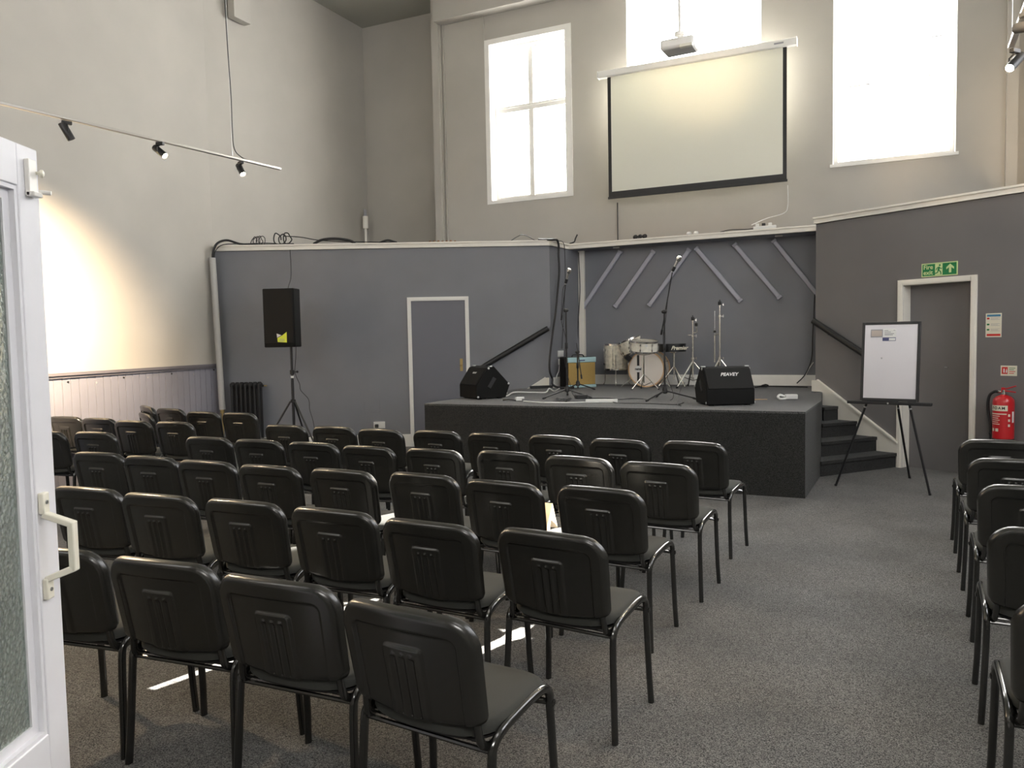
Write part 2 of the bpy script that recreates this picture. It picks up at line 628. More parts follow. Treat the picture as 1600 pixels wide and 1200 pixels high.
W1 = (sx(769, 300), sx(886, 300), 3.80, 6.29)
W2 = (sx(978, 0), sx(1190, 0), 4.85, 6.95)
W3 = (sx(1301, 200), sx(1494, 200), 3.80, 6.95)
a_, b_ = PBs(sL), PBs(sR)
ops = [tuple(x - sL for x in w[:2]) + w[2:] for w in (W1, W2, W3)]
wall_open('wall_back', a_, b_, 2.9, CEIL, NB, 0.30, ops, M_upper, 'warm grey end wall with three tall windows')
wall('wall_recess', RET - UB * 0.15, PBs(1.25), 0, 2.9, NB, M_lower, label='slate grey back wall of the stage recess')
wall('wall_recess_right', PBs(1.02), PBs(1.02) + NB * 0.75, 0, 2.9, -UB, M_lower, label='side wall of the stage recess behind the right partition')
wall('wall_recess_left', PBs(sL), RET - UB * 0.1, 0, 2.9, NB, M_lower, label='hidden lower wall behind the left partition')

# frame of boards round the end wall and the beam on top
fr = MB().slab(PBs(sL - 0.10), PBs(sL + 0.02), 0, CEIL, NB, -0.6, 0.10)
struct('trim_2', fr, M_upper, label='boxed grey upright left of the end wall', cat='trim', smooth=False)
fr = MB().slab(PBs(sR - 0.02), PBs(sR + 0.10), 0, CEIL, NB, -0.6, 0.10)
struct('trim_3', fr, M_upper, label='boxed grey upright right of the end wall', cat='trim', smooth=False)
fr = MB().slab(PBs(sL + 0.02), PBs(sR - 0.02), 6.76, CEIL, NB, 0.0, 0.22)
struct('trim_4', fr, M_upper, label='boxed grey beam under the ceiling', cat='trim', smooth=False)
fr = MB().slab(PBs(sL + 0.02), PBs(sL + 0.045), 2.9, 6.76, NB, 0, 0.05)
fr.slab(PBs(sL + 0.075), PBs(sL + 0.095), 2.9, 6.76, NB, 0, 0.03)
struct('trim_5', fr, M_upper, label='thin grey beads beside the boxed upright', cat='trim')
fr = MB().slab(PBs(W1[0] - 0.10), PBs(W1[0] - 0.085), 6.37, 6.76, NB, 0, 0.02)
struct('trim_6', fr, M_upper, label='thin grey conduit above the left window', cat='trim')
fr = MB().slab(PBs(W1[0] - 2.0), PBs(W1[0] - 1.99), 0, 0.01, NB, 0, 0.02)

# white box with pendant above the left wall
bx = [onp(363, 26, F0, 25.6), onp(392, 38, F0, 25.6)]
b0 = MB()
e0 = F0 + NF * 0
p0 = onp(366, 20, CORN + NF * 0.12, 25.6)
p1 = onp(392, 38, CORN + NF * 0.12, 25.6)
b0.slab(p0, p1, min(p0.z, p1.z), CEIL, NF, -0.12, 0.0)
struct('trim_7', b0, M_upper, label='boxed grey duct high on the far left wall', cat='trim', smooth=False)

# partitions
RB, RT = 2.885, 2.962      # rail
wall('wall_stage_left', A0, A1, 0, RB + 0.02, NA, M_lower, 0.12, label='slate grey partition wall left of the stage')
dret = (RET - A1).normalized()
NRT = V(dret.y, -dret.x, 0)
wall('wall_stage_return', A1, RET, 0, RB + 0.02, NRT, M_lower, 0.1, label='slate grey return wall beside the stage recess')
# right partition with door opening
dD0 = (onp(1408, 600, V(4.377, 8.673, 0), AC) - C0)
dD0.z = 0
dD1 = (onp(1524, 600, V(4.377, 8.673, 0), AC) - C0)
dD1.z = 0
s0, s1 = dD0.length, dD1.length
wall_open('wall_stage_right', C0, C1, 0, RB + 0.02, NC, 0.14, [(s0 + 0.02, s1 - 0.01, -0.01, 2.075)], M_lowerC, 'charcoal grey partition wall with the fire exit door')
# deck on top of the partitions
dk = MB().prism([V(*p) for p in ((A0.x, A0.y + 0.02, RB), (A1.x, A1.y + 0.02, RB), (0.888, 11.83, RB), (4.06, 10.25, RB), (4.0, 9.9, RB), (C0.x + 0.1, C0.y + 0.02, RB),
                                 (C1.x + .1, C1.y, RB), (CR.x, CR.y, RB), (6.0, 10.0, RB), (PBs(0).x, PBs(0).y, RB), (PBs(sL).x, PBs(sL).y, RB), (CORN.x + .1, CORN.y, RB))], (0, 0, 0.055))
struct('ceiling_ledge', dk, M_lower, label='grey ledge over the stage recess and partitions', cat='ledge', smooth=False)


def rail(name, pts, n_list, label):
    mb = MB()
    for (p, q), n in zip(zip(pts[:-1], pts[1:]), n_list):
        mb.slab(p, q, RB, RT - 0.02, n, -0.02, 0.03)
        mb.slab(p, q, RT - 0.022, RT, n, -0.02, 0.055)
        mb.slab(p, q, RB, RB + 0.012, n, -0.02, 0.036)
    return struct(name, mb, M_trim, label=label, cat='trim', smooth=False)


LJ = V(0.888, 11.797, 0)
LE = V(4.046, 10.219, 0)
rail('trim_8', [A0, A1], [NA], 'cream rail along the top of the left partition')
rail('trim_9', [A1, LJ], [NRT], 'cream rail along the return beside the stage')
rail('trim_10', [LJ, LE], [NB], 'cream rail along the ledge above the stage')
rail('trim_11', [C0 - UC * 0.01, C1], [NC], 'cream rail along the top of the right partition')
# brown board edge on the ledge
struct('trim_12', MB().slab(LJ + V(.1, .02, 0), LE - V(.3, -.25, 0), RT, RT + 0.015, NB, -0.3, -0.0), M_wood, label='thin brown board lying on the ledge edge', cat='trim')

# skirtings
SK = 0.18


def skirt(name, a, b, n, z0, h, label):
    mb = MB().slab(a, b, z0, z0 + h, n, -0.01, 0.018)
    mb.slab(a, b, z0, z0 + h - 0.02, n, -0.01, 0.024)
    return struct(name, mb, M_white, label=label, cat='skirting board', smooth=False)


DA0, DA1 = onp(636, 464, A1, AA), onp(732, 464, A1, AA)
skirt('baseboard_1', A0, V(DA0.x, DA0.y, 0), NA, 0, SK, 'white skirting board along the left partition')
skirt('baseboard_2', RET, PBs(1.2), NB, 0.815, 0.15, 'white skirting board along the recess back wall')
skirt('baseboard_3', A1 + NRT * 0, RET, NRT, 0.815, 0.15, 'white skirting board along the stage return wall')
sk4 = onp(1526, 690, V(4.377, 8.673, 0), AC)


# door in the left partition: white frame and grey leaf
def door_frame(mb, a, b, n, top, w=0.055, t=0.025, leg0=True):
    d = (b - a).normalized()
    mb.slab(a, a + d * w, 0, top, n, -0.05, t)
    mb.slab(b - d * w, b, 0, top, n, -0.05, t)
    mb.slab(a + d * w, b - d * w, top - w, top, n, -0.05, t)
    mb.slab(a + d * 0.012, a + d * (w - 0.012), 0, top - 0.012, n, t, t + 0.008)
    mb.slab(b - d * (w - 0.012), b - d * 0.012, 0, top - 0.012, n, t, t + 0.008)
    mb.slab(a + d * w, b - d * w, top - w + 0.012, top - 0.012, n, t, t + 0.008)


a, b = V(DA0.x, DA0.y, 0), V(DA1.x, DA1.y, 0)
d1 = tag(thing('door_1', 'slate grey door in white frame in the left partition', 'door', a), kind='structure')
mb = MB()
door_frame(mb, a, b, NA, 2.175)
mb.build('door_frame', M_white, d1, base=a)
mb = MB().slab(a + UA * 0.055, b - UA * 0.055, 0.01, 2.12, NA, -0.02, 0.006)
lf = mb.build('door_leaf', mat('bluish grey door paint', (0.15, 0.155, 0.185), 0.5), d1, base=a, bevel=0.002)
hp = onp(721, 570, A1, AA)
hb = MB().slab(hp - UA * 0.02, hp + UA * 0.02, hp.z - 0.09, hp.z + 0.09, NA, 0.006, 0.012)
hb.tube([hp + NA * 0.006, hp + NA * 0.045, hp + NA * 0.045 - UA * 0.02], 0.009, 8)
hb.build('door_handle', M_brass, lf, base=a)

# fire exit door in the right partition
PD = V(4.377, 8.673, 0)
e, f = onp(1404, 439, PD, AC), onp(1528, 428, PD, AC)
a, b = V(e.x, e.y, 0), V(f.x, f.y, 0)
d2 = tag(thing('door_2', 'charcoal door deep in a white frame under the fire exit sign', 'door', a), kind='structure')
mb = MB()
door_frame(mb, a, b, NC, 2.115, 0.06, 0.02)
du = (b - a).normalized()
for q in (a + du * 0.05, b - du * 0.062):
    mb.slab(q, q + du * 0.012, 0, 2.06, NC, -0.16, 0.0)
mb.slab(a + du * 0.05, b - du * 0.05, 2.055, 2.067, NC, -0.16, 0)
mb.build('door_frame', M_trim, d2, base=a)
MB().slab(a + du * 0.062, b - du * 0.062, 0.0, 2.055, NC, -0.19, -0.14).build('door_leaf', M_lowerC, d2, base=a)
hp = onp(1478, 574, PD - NC * 0.14, AC)
MB().tube([hp, hp + NC * 0.02, hp + NC * 0.025 + du * 0.03], 0.006, 8).build('door_handle', M_steel, d2, base=a)


# windows of the end wall
def window(name, w, label, frame=True, mull=True, gap=0.0, trimw=0.085, transom=None):
    s0, s1, z0, z1 = w
    o = PBs(s0)
    t = tag(thing(name, label, 'window', o), kind='structure')
    fm = MB()
    d = -0.20
    fw = 0.06
    for (p, q, za, zb) in ((s0, s0 + fw, z0, z1), (s1 - fw, s1, z0, z1), (s0 + fw, s1 - fw, z0, z0 + fw), (s0 + fw, s1 - fw, z1 - fw, z1)):
        fm.slab(PBs(p), PBs(q), za, zb, NB, d - 0.05, d + 0.03)
    sm = (s0 + s1) / 2
    cells = []
    if mull:
        fm.slab(PBs(sm - 0.035), PBs(sm + 0.035), z0 + fw, z1 - fw, NB, d - 0.05, d + 0.04)
        fm.slab(PBs(s0 + fw), PBs(s1 - fw), transom - 0.045, transom + 0.045, NB, d - 0.05, d + 0.045)
        fm.slab(PBs(s0 + fw), PBs(s1 - fw), transom + 0.02, transom + 0.04, NB, d, d + 0.065)
        for sa, sb_ in ((s0 + fw, sm - 0.035), (sm + 0.035, s1 - fw)):
            for za, zb in ((z0 + fw, transom - 0.045), (transom + 0.045, z1 - fw)):
                cells.append((sa, sb_ - 0, za, zb))
                c_ = 0.022
                fm.slab(PBs(sa), PBs(sa + c_), za, zb, NB, d - 0.02, d + 0.018)
                fm.slab(PBs(sb_ - c_), PBs(sb_), za, zb, NB, d - 0.02, d + 0.018)
                fm.slab(PBs(sa + c_), PBs(sb_ - c_), za, za + c_, NB, d - 0.02, d + 0.018)
                fm.slab(PBs(sa + c_), PBs(sb_ - c_), zb - c_, zb, NB, d - 0.02, d + 0.018)
    else:
        if gap:                                  # gaps shaped beside the lower pane to let narrow sun beams in
            zg = z0 + 1.05
            gl = gap + 0.14
            cells.append((s0 + fw + gl, s1 - fw - gap, z0 + fw, zg))
            cells.append((s0 + fw, s1 - fw, zg + 0.015, z1 - fw))
            fm.slab(PBs(s1 - fw - gap - 0.012), PBs(s1 - fw - gap), z0 + fw, zg, NB, d - 0.03, d)
            fm.slab(PBs(s0 + fw + gl), PBs(s0 + fw + gl + 0.012), z0 + fw, zg, NB, d - 0.03, d)
            fm.slab(PBs(s0 + fw), PBs(s1 - fw), zg, zg + 0.015, NB, d - 0.03, d)
        else:
            cells.append((s0 + fw, s1 - fw, z0 + fw, z1 - fw))
    fm.build('window_frame', M_white, t, base=o, smooth=False)
    for c in cells:
        MB().slab(PBs(c[0]), PBs(c[1]), c[2], c[3], NB, d - 0.02, d - 0.012).build('window_pane', M_pane, t, base=o, smooth=False)
    if trimw:
        tr = MB()
        tr.slab(PBs(s0 - trimw), PBs(s0), z0 - 0.05, z1 + trimw, NB, 0, 0.012)
        tr.slab(PBs(s1), PBs(s1 + trimw + 0.02), z0 - 0.05, z1 + trimw, NB, 0, 0.012)
        tr.slab(PBs(s0), PBs(s1), z1, z1 + trimw, NB, 0, 0.012)
        tr.slab(PBs(s0), PBs(s1), z0 - 0.05, z0, NB, -0.28, 0.014)
        tr.slab(PBs(s0), PBs(s0 + 0.004), z0, z1, NB, -0.17, 0.0)
        tr.slab(PBs(s1 - 0.004), PBs(s1), z0, z1, NB, -0.17, 0.0)
        tr.slab(PBs(s0), PBs(s1), z1 - 0.004, z1, NB, -0.17, 0.0)
        tr.build('window_trim', M_white, t, base=o, smooth=False)
    else:
        tr = MB()
        tr.slab(PBs(s0 - 0.03), PBs(s1 + 0.03), z0 - 0.04, z0, NB, -0.28, 0.03)
        tr.slab(PBs(s0), PBs(s0 + 0.006), z0, z1, NB, -0.17, 0.003)
        tr.slab(PBs(s1 - 0.006), PBs(s1), z0, z1, NB, -0.17, 0.003)
        tr.build('window_sill', M_white, t, base=o, smooth=False)
    return t


window('window_1', W1, 'tall four-pane window with white frame, left of the screen', transom=5.27)
window('window_2', W2, 'bright window behind the top of the screen', mull=False, trimw=0)
w3 = window('window_3', W3, 'large bright window right of the screen', mull=False, trimw=0, gap=0.24)
hp = onp(1472, 57, PBs(0, -0.17), AB)
MB().tube([hp, hp + NB * 0.04, hp + NB * 0.04 - UB * 0.12], 0.012, 8).build('window_catch', M_steel, w3, base=PBs(W3[0]))
MB().slab(PBs(sB(hp) - 0.02), PBs(sB(hp) - 0.005), hp.z + 0.3, 6.85, NB, -0.20, -0.15).build('window_rod', M_steel, w3, base=PBs(W3[0]))
# unseen glowing windows added to the right and entrance walls as fill
def fill_window(k, p0, d, n, o, m, label):
    p, w = p0 + d * o[0], o[1] - o[0]
    t = tag(thing('window_%d' % k, label, 'window', p), kind='structure')
    fm = MB()
    h = w / 2
    for (x0, x1, za, zb) in ((0, .06, o[2], o[3]), (w - .06, w, o[2], o[3]), (.06, w - .06, o[2], o[2] + .06), (.06, w - .06, o[3] - .06, o[3]), (h - .03, h + .03, o[2] + .06, o[3] - .06)):
        fm.slab(p + d * x0, p + d * x1, za, zb, n, -0.18, -0.08)
    fm.build('window_frame', M_white, t, base=p, smooth=False)
    for x0, x1 in ((.06, h - .03), (h + .03, w - .06)):
        MB().slab(p + d * x0, p + d * x1, o[2] + .06, o[3] - .06, n, -0.15, -0.14).build('window_pane', m, t, base=p, smooth=False)


for i, o in enumerate(side_open):
    fill_window(4 + i, FR, rd, NR, o, M_side_fill, 'added fill window in the right wall, %s one from the stage' % ('first', 'second')[i])
for i, o in enumerate(near_open_l):
    fill_window(6 + i, LN, V(1, 0, 0), V(0, 1, 0), o, M_near_fill, 'added fill window high in the entrance wall, %s one from the left' % ('first', 'second')[i])
fill_window(8, V(-2.6, .9, 0), V(1, 0, 0), V(0, 1, 0), near_open_t[0], M_near_fill, 'added fill window high in the entrance wall, above the doorway')

# ------------------------------------------------------------------ stage
SH = 0.815
SF0, SF1 = V(-1.024, 8.909, 0), V(2.723, 7.113, 0)
SB1 = V(3.33, 8.255, 0)
SA = V(0.09, 11.22, 0)
r0 = V(3.825, 9.50, 0)
top = [SF0, SF1, SB1, V(3.48, 8.62, 0), V(3.62, 8.97, 0), V(3.78, 9.33, 0), r0 + V(.02, .02, 0), C0 + V(0.05, .1, 0), V(4.35, 10.5, 0), RET + V(.0, .0, 0), A1 + V(0, -.01, 0), SA]
sg = MB().prism([p + Z * (SH - 0.02) for p in top], (0, 0, 0.02))
stg = tag(thing('stage_platform', 'carpeted stage block in front of the recess', 'stage', SF0), kind='structure')
sg.build('stage_top', M_cordtop, stg, base=SF0, smooth=False)
sd_ = MB().prism([p for p in top], (0, 0, SH - 0.02))
sd_.build('stage_side', M_cord, stg, base=SF0, smooth=False)
# stairs up the right side, along the right partition
steps = tag(thing('stair_flight', 'charcoal carpeted steps between stage and right partition', 'stairs', (4.0, 8.5, 0)), kind='structure')
base = V(4.0, 8.5, 0)
lefts = [V(3.298, 8.183, 0), V(3.43, 8.50, 0), V(3.585, 8.86, 0), V(3.72, 9.15, 0), V(3.80, 9.42, 0)]
rights = [V(4.372, 8.68, 0), V(4.239, 8.88, 0), V(4.101, 9.087, 0), V(3.961, 9.297, 0), V(3.825, 9.50, 0)]
for i in range(4):
    z0, z1 = 0, 0.163 * (i + 1)
    a, b = lefts[i], rights[i]
    ext = V(0.03, 0.02, 0)
    mb = MB().prism([a, b + ext, C0 + ext, C0 + V(-0.03, -0.05, 0), lefts[4]], (0, 0, z1))
    d = (b - a).normalized()
    nn = V(d.y, -d.x, 0)
    mb.slab(a, b, z1 - 0.035, z1 + 0.002, nn, -0.05, 0.015)
    mb.build('step', M_cord, steps, base=base, bevel=0.004)
mb = MB()
mb.slab(lefts[4] - V(.1, .05, 0), rights[4], SH - 0.04, SH + 0.003, V(0.44, -0.9, 0), -0.05, 0.012)
mb.build('step', M_cord, steps, base=base)
# string boards
def string_board(name, pts, P, ang, n, m, label, lip):
    w = [onp(u, v, P, ang) for u, v in pts]
    mb = MB().prism([p + n * 0.002 for p in w], n * 0.022)
    k0, k1 = w[lip[0]], w[lip[1]]
    d = (k1 - k0).normalized()
    mb.box((k0 + k1) / 2 + n * 0.02, (k1 - k0).length, 0.045, 0.022, ux=d, uy=n)
    return struct(name, mb, m, label=label, cat='string board', smooth=False)


string_board('trim_13', [(1270, 594), (1279, 594), (1404, 691), (1404, 708), (1371, 708), (1371, 684), (1340, 684), (1340, 659), (1311, 658), (1311, 635), (1283, 634), (1283, 612), (1270, 611)],
             C0, AC, NC, M_trim, 'cream string board up the steps by the right partition', (1, 2))
string_board('trim_14', [(816, 613), (852, 590), (858, 590), (858, 613)], A1, AA, NA, M_trim, 'cream string board end at the left of the stage', (0, 1))
# white post at the left side of the recess
struct('trim_15', MB().slab(RET + UB * 0.0, RET + UB * 0.09, SH, RB, NB, 0, 0.06), M_trim, label='white upright batten at the left corner of the recess', cat='trim')
# narrow hatch outline and sockets on left partition
hc = [onp(568, 626, A1, AA), onp(594, 645, A1, AA)]
mb = MB()
za, zb = hc[1].z, hc[0].z
for (p, q, z0, z1) in ((hc[0], hc[0] + UA * .008, za, zb), (hc[1] - UA * .008, hc[1], za, zb), (hc[0], hc[1], zb - .008, zb), (hc[0], hc[1], za, za + .008)):
    mb.slab(p, q, z0, z1, NA, 0, 0.006)
tag(mb.build('wall_hatch_frame', M_lower, base='auto'), 'small grey hatch outline on the left partition wall', 'hatch')


def socket(u0, v0, u1, v1, P, ang, n, label, plug=True):
    p, q = onp(u0, v0, P, ang), onp(u1, v1, P, ang)
    z0, z1 = min(p.z, q.z), max(p.z, q.z)
    t = thing('wall_socket', label, 'socket', V(p.x, p.y, z0))
    b0 = V(p.x, p.y, z0)
    MB().slab(p, q, z0, z1, n, 0, 0.02).build('face_plate', M_plug, t, base=b0, bevel=0.004)
    d = (q - p)
    d.z = 0
    if plug:
        c = p.lerp(q, 0.28)
        c.z = (z0 + z1) / 2 - 0.01
        MB().box(c + n * 0.04, 0.05, 0.045, 0.05, ux=d.normalized(), uy=n).build('plug', M_blk, t, base=b0, bevel=0.006)
    return t


socket(584, 659, 602, 669, A1, AA, NA, 'white double socket with black plug low on the left partition')
ang_r = math.degrees(math.atan2(dret.x, dret.y))
socket(871, 548, 879, 557, A1, ang_r, NRT, 'white switch plate on the return wall, the upper one', False)
socket(872, 561, 877, 570, A1, ang_r, NRT, 'white socket plate on the return wall, the lower one', False)

# handrails
def handrail(p, q, n, label):
    d = (q - p).normalized()
    t = thing('handrail', label, 'handrail', p)
    up = n
    MB().tube([p + n * 0.06, q + n * 0.06], 0.033, 12, up=Z, flat=1.15).build('rail', M_blk, t, base=p)
    for k in (0.2, 0.8):
        c = p.lerp(q, k)
        MB().tube([c + n * 0.0 - Z * 0.05, c + n * 0.05 - Z * 0.05, c + n * 0.06], 0.008, 8).build('bracket', M_blk, t, base=p)
    return t


handrail(onp(738, 583, A1, AA), onp(856, 513, A1, AA), NA, 'black sloping handrail on the left partition behind the floor monitor')
handrail(onp(1273, 500, C0, AC) - Z * 0.01 + UC * .02, onp(1400, 583, C0, AC), NC, 'black sloping handrail beside the right steps, partly behind the whiteboard')


# ------------------------------------------------------------------ chairs
def rr_sdf(x, z, hw, z0, z1, rt, rb):
    """distance inside a rectangle with rounded top and bottom corners (positive inside)"""
    cz = (z0 + z1) / 2
    hh = (z1 - z0) / 2
    r = rt if z > cz else rb
    qx, qz = abs(x) - hw + r, abs(z - cz) - hh + r
    return -(min(max(qx, qz), 0) + math.hypot(max(qx, 0), max(qz, 0)) - r)


def sstep(a, b, x):
    t = min(1, max(0, (x - a) / (b - a)))
    return t * t * (3 - 2 * t)


def back_point(x, z, off):
    """(x, height on the back) -> chair space; off = thickness behind the middle surface"""
    lean = R(11)
    y = -0.205 + 0.55 * x * x * 1.0 - off
    zz = z - 0.50
    return V(x, y * 1.0 - zz * math.sin(lean), 0.50 + zz * math.cos(lean))


BW, BZ0, BZ1, BRT, BRB = 0.242, 0.492, 0.806, 0.088, 0.03


def back_grid(func, nx=44, nz=40):
    mb = MB()
    vs, fs = [], []
    for j in range(nz + 1):
        t = j / nz
        t = 0.6 * t + 0.4 * (0.5 - 0.5 * math.cos(PI * t))
        z = BZ0 + (BZ1 - BZ0) * t
        if z > BZ1 - BRT:
            hw = BW - BRT + math.sqrt(max(0, BRT ** 2 - (z - (BZ1 - BRT)) ** 2))
        elif z < BZ0 + BRB:
            hw = BW - BRB + math.sqrt(max(0, BRB ** 2 - (BZ0 + BRB - z) ** 2))
        else:
            hw = BW
        for i in range(nx + 1):
            s_ = -math.cos(PI * i / nx)
            s_ = s_ * 0.2 + (2 * i / nx - 1) * 0.8
            x = hw * s_
            taper = 1 - 0.045 * (1 - (z - BZ0) / (BZ1 - BZ0))
            crown = 0.014 * (1 - (x / BW) ** 2) * sstep(0.6, 1, t) - 0.026 * (1 - (x / BW) ** 4) * (1 - sstep(0, 0.35, t))
            d = rr_sdf(x, z, BW, BZ0, BZ1, BRT, BRB)
            vs.append(back_point(x * taper, z + crown, func(x, z, d)))
    for j in range(nz):
        for i in range(nx):
            a = j * (nx + 1) + i
            fs.append((a, a + 1, a + nx + 2, a + nx + 1))
    return mb.add(vs, fs)


def shell_off(x, z, d):
    e = 0.024
    k = min(1, max(0, d) / e)
    off = 0.030 * math.sqrt(max(0, 1 - (1 - k) ** 2))
    # recessed inner panel with an arched top
    di = rr_sdf(x, z, 0.184, BZ0 - 0.03, BZ1 - 0.058, 0.028, 0.0)
    off -= 0.0095 * sstep(-0.002, 0.005, di)
    # raised emblem with three grooves
    de = rr_sdf(x + 0.0, z, 0.070, BZ0 - 0.02, BZ1 - 0.105, 0.014, 0.0)
    off += 0.0075 * sstep(-0.002, 0.004, de)
    for gx in (-0.033, 0, 0.033):
        dg = rr_sdf(x - gx, z, 0.0085, BZ0 + 0.012, BZ1 - 0.135, 0.008, 0.008)
        off -= 0.0075 * sstep(-0.003, 0.003, dg)
        r = math.hypot(x - gx, z - (BZ1 - 0.133))
        off += 0.005 * (1 - sstep(0.004, 0.009, r))
    return off


def pad_off(x, z, d):
    e = 0.03
    k = min(1, max(0, d) / e)
    return -0.028 * math.sqrt(max(0, 1 - (1 - k) ** 2))


def make_chair(label, group):
    t = thing('stacking_chair', label, 'chair', (0, 0, 0), 0, group)
    # backrest: moulded shell behind, padded front
    o = back_grid(shell_off, 120, 88).build('backrest_shell', M_shell, t, angle=60)
    back_grid(pad_off, 24, 20).build('backrest_pad', M_pad, t, angle=60)
    # seat cushion
    mb = MB()
    vs, fs = [], []
    n = 48
    rings = [(0.90, 0.437), (1.0, 0.446), (1.0, 0.462), (0.985, 0.474), (0.93, 0.483), (0.75, 0.487), (0.4, 0.486), (0.0, 0.484)]
    for sc, z in rings:
        for i in range(n):
            a = 2 * PI * i / n
            ca, sa = math.cos(a), math.sin(a)
            ex = 3.6
            rx = abs(ca) ** (2 / ex) * (1 if ca > 0 else -1)
            ry = abs(sa) ** (2 / ex) * (1 if sa > 0 else -1)
            w = 0.235 + 0.0 * ry
            x, y = rx * w * sc, ry * 0.212 * sc + 0.018
            dz = -0.018 * sstep(0.12, 0.23, y) + 0.010 * (x / 0.235) ** 2 - 0.012 * (1 - sstep(-0.2, 0.1, y))
            vs.append(V(x, y, z + dz))
    for j in range(len(rings) - 1):
        for i in range(n):
            fs.append((j * n + i, j * n + (i + 1) % n, (j + 1) * n + (i + 1) % n, (j + 1) * n + i))
    fs.append(tuple(range(n))[::-1])
    mb.add(vs, fs).build('seat', M_fab, t, angle=60)
    # underside pan
    mb = MB()
    vs = []
    for sc, z in ((0.80, 0.418), (0.93, 0.432), (0.95, 0.442)):
        for i in range(32):
            a = 2 * PI * i / 32
            ca, sa = math.cos(a), math.sin(a)
            vs.append(V(abs(ca) ** .55 * (1 if ca > 0 else -1) * 0.232 * sc, abs(sa) ** .55 * (1 if sa > 0 else -1) * 0.21 * sc + 0.018, z - 0.012 * (1 if sa < -.3 else 0)))
    fs = [(j * 32 + i, j * 32 + (i + 1) % 32, (j + 1) * 32 + (i + 1) % 32, (j + 1) * 32 + i) for j in range(2) for i in range(32)] + [tuple(range(32))[::-1]]
    mb.add(vs, fs).build('seat_pan', M_blk, t)
    # frame
    for s in (-1, 1):
        rear = [V(s * .246, -.192, 0.0), V(s * .240, -.183, .12), V(s * .233, -.172, .30), V(s * .231, -.167, .375)]
        front = [V(s * .246, .196, 0.0), V(s * .240, .190, .12), V(s * .236, .180, .30), V(s * .235, .172, .395)]
        MB().tube(rear, 0.0158, 12, up=V(1, 0, 0), flat=0.80).build('leg', M_tube, t)
        MB().tube(front, 0.0158, 12, up=V(1, 0, 0), flat=0.80).build('leg', M_tube, t)
    for s in (-1, 1):
        fr_ = MB()
        pts = spline([V(s * .231, -.167, .37), V(s * .231, -.158, .415), V(s * .232, -.115, .444), V(s * .233, -.03, .457), V(s * .234, .07, .466), V(s * .235, .135, .462), V(s * .2355, .168, .435), V(s * .235, .172, .392)], 6)
        fr_.tube(pts, 0.0158, 12, up=V(1, 0, 0), flat=0.80)
        fr_.tube([V(s * .233, .172, .405), V(s * .15, .10, .43)], 0.008, 8)
        fr_.lathe(V(s * .243, .176, .405), V(s, 0, 0), [(0.011, 0), (0.011, .006), (0.005, .009)], 10)
        fr_.build('seat_frame', M_tube, t)
    cb = MB()
    cb.tube([V(-.231, -.160, .402), V(.231, -.160, .402)], 0.008, 8)
    cb.tube([V(-.225, -.145, .415), V(.225, -.145, .415)], 0.006, 8)
    cb.tube([V(-.233, .165, .412), V(.233, .165, .412)], 0.008, 8)
    cb.build('cross_bar', M_tube, t)
    for s in (-1, 1):
        pts = spline([V(s * .222, -.03, .448), V(s * .219, -.10, .425), V(s * .214, -.145, .412), V(s * .206, -.176, .428), V(s * .20, -.186, .47), V(s * .197, -.192, .53)], 6)
        MB().tube(pts, 0.014, 12, up=V(1, 0, 0), flat=0.8).build('back_upright', M_tube, t)
    return t


rows = {
    'A': [(604, 943), (405, 901), (240, 874), (88, 856)],
    'B': [(840, 828), (657, 812), (507, 793.6), (364, 780), (245, 771), (136, 761)],
    'C': [(925, 760), (776, 750), (648, 738.5), (525, 732), (418, 726), (321, 719), (230, 712), (148, 706)],
    'D': [(1022, 722), (893, 712), (775, 704), (668, 700), (577, 696), (488, 690.5), (400, 686), (323, 682), (141, 674), (66, 673)],
    'E': [(1078, 689), (957, 685), (857, 679.5), (766, 676), (678, 672), (596, 669.5), (518, 665.5), (445, 663), (265, 658), (205, 656.5), (150, 652.5), (98, 650)],
    'F': [(370, 644), (313, 642.5), (262, 637.6)]}
turn = {('F', 2): 26, ('E', 0): 33, ('A', 0): 30.5}
rowname = {'A': 'nearest row', 'B': 'second row from the camera', 'C': 'third row from the camera', 'D': 'fourth row from the camera',
           'E': 'front row facing the stage', 'F': 'short row by the radiator'}
ordn = ['first', 'second', 'third', 'fourth', 'fifth', 'sixth', 'seventh', 'eighth', 'ninth', 'tenth', 'eleventh', 'twelfth']
special = {('A', 0): 'black chair with white paper on its seat, aisle end of the nearest row',
           ('C', 1): 'black chair with sun on its top edge, second from the aisle in the third row',
           ('C', 0): 'black chair at the aisle end of the third row, bright sunlit seat on its left',
           ('D', 0): 'black chair with brownish lit back at the aisle end of the fourth row',
           ('E', 0): 'black chair at the aisle end of the front row, before the stage face'}
proto = None
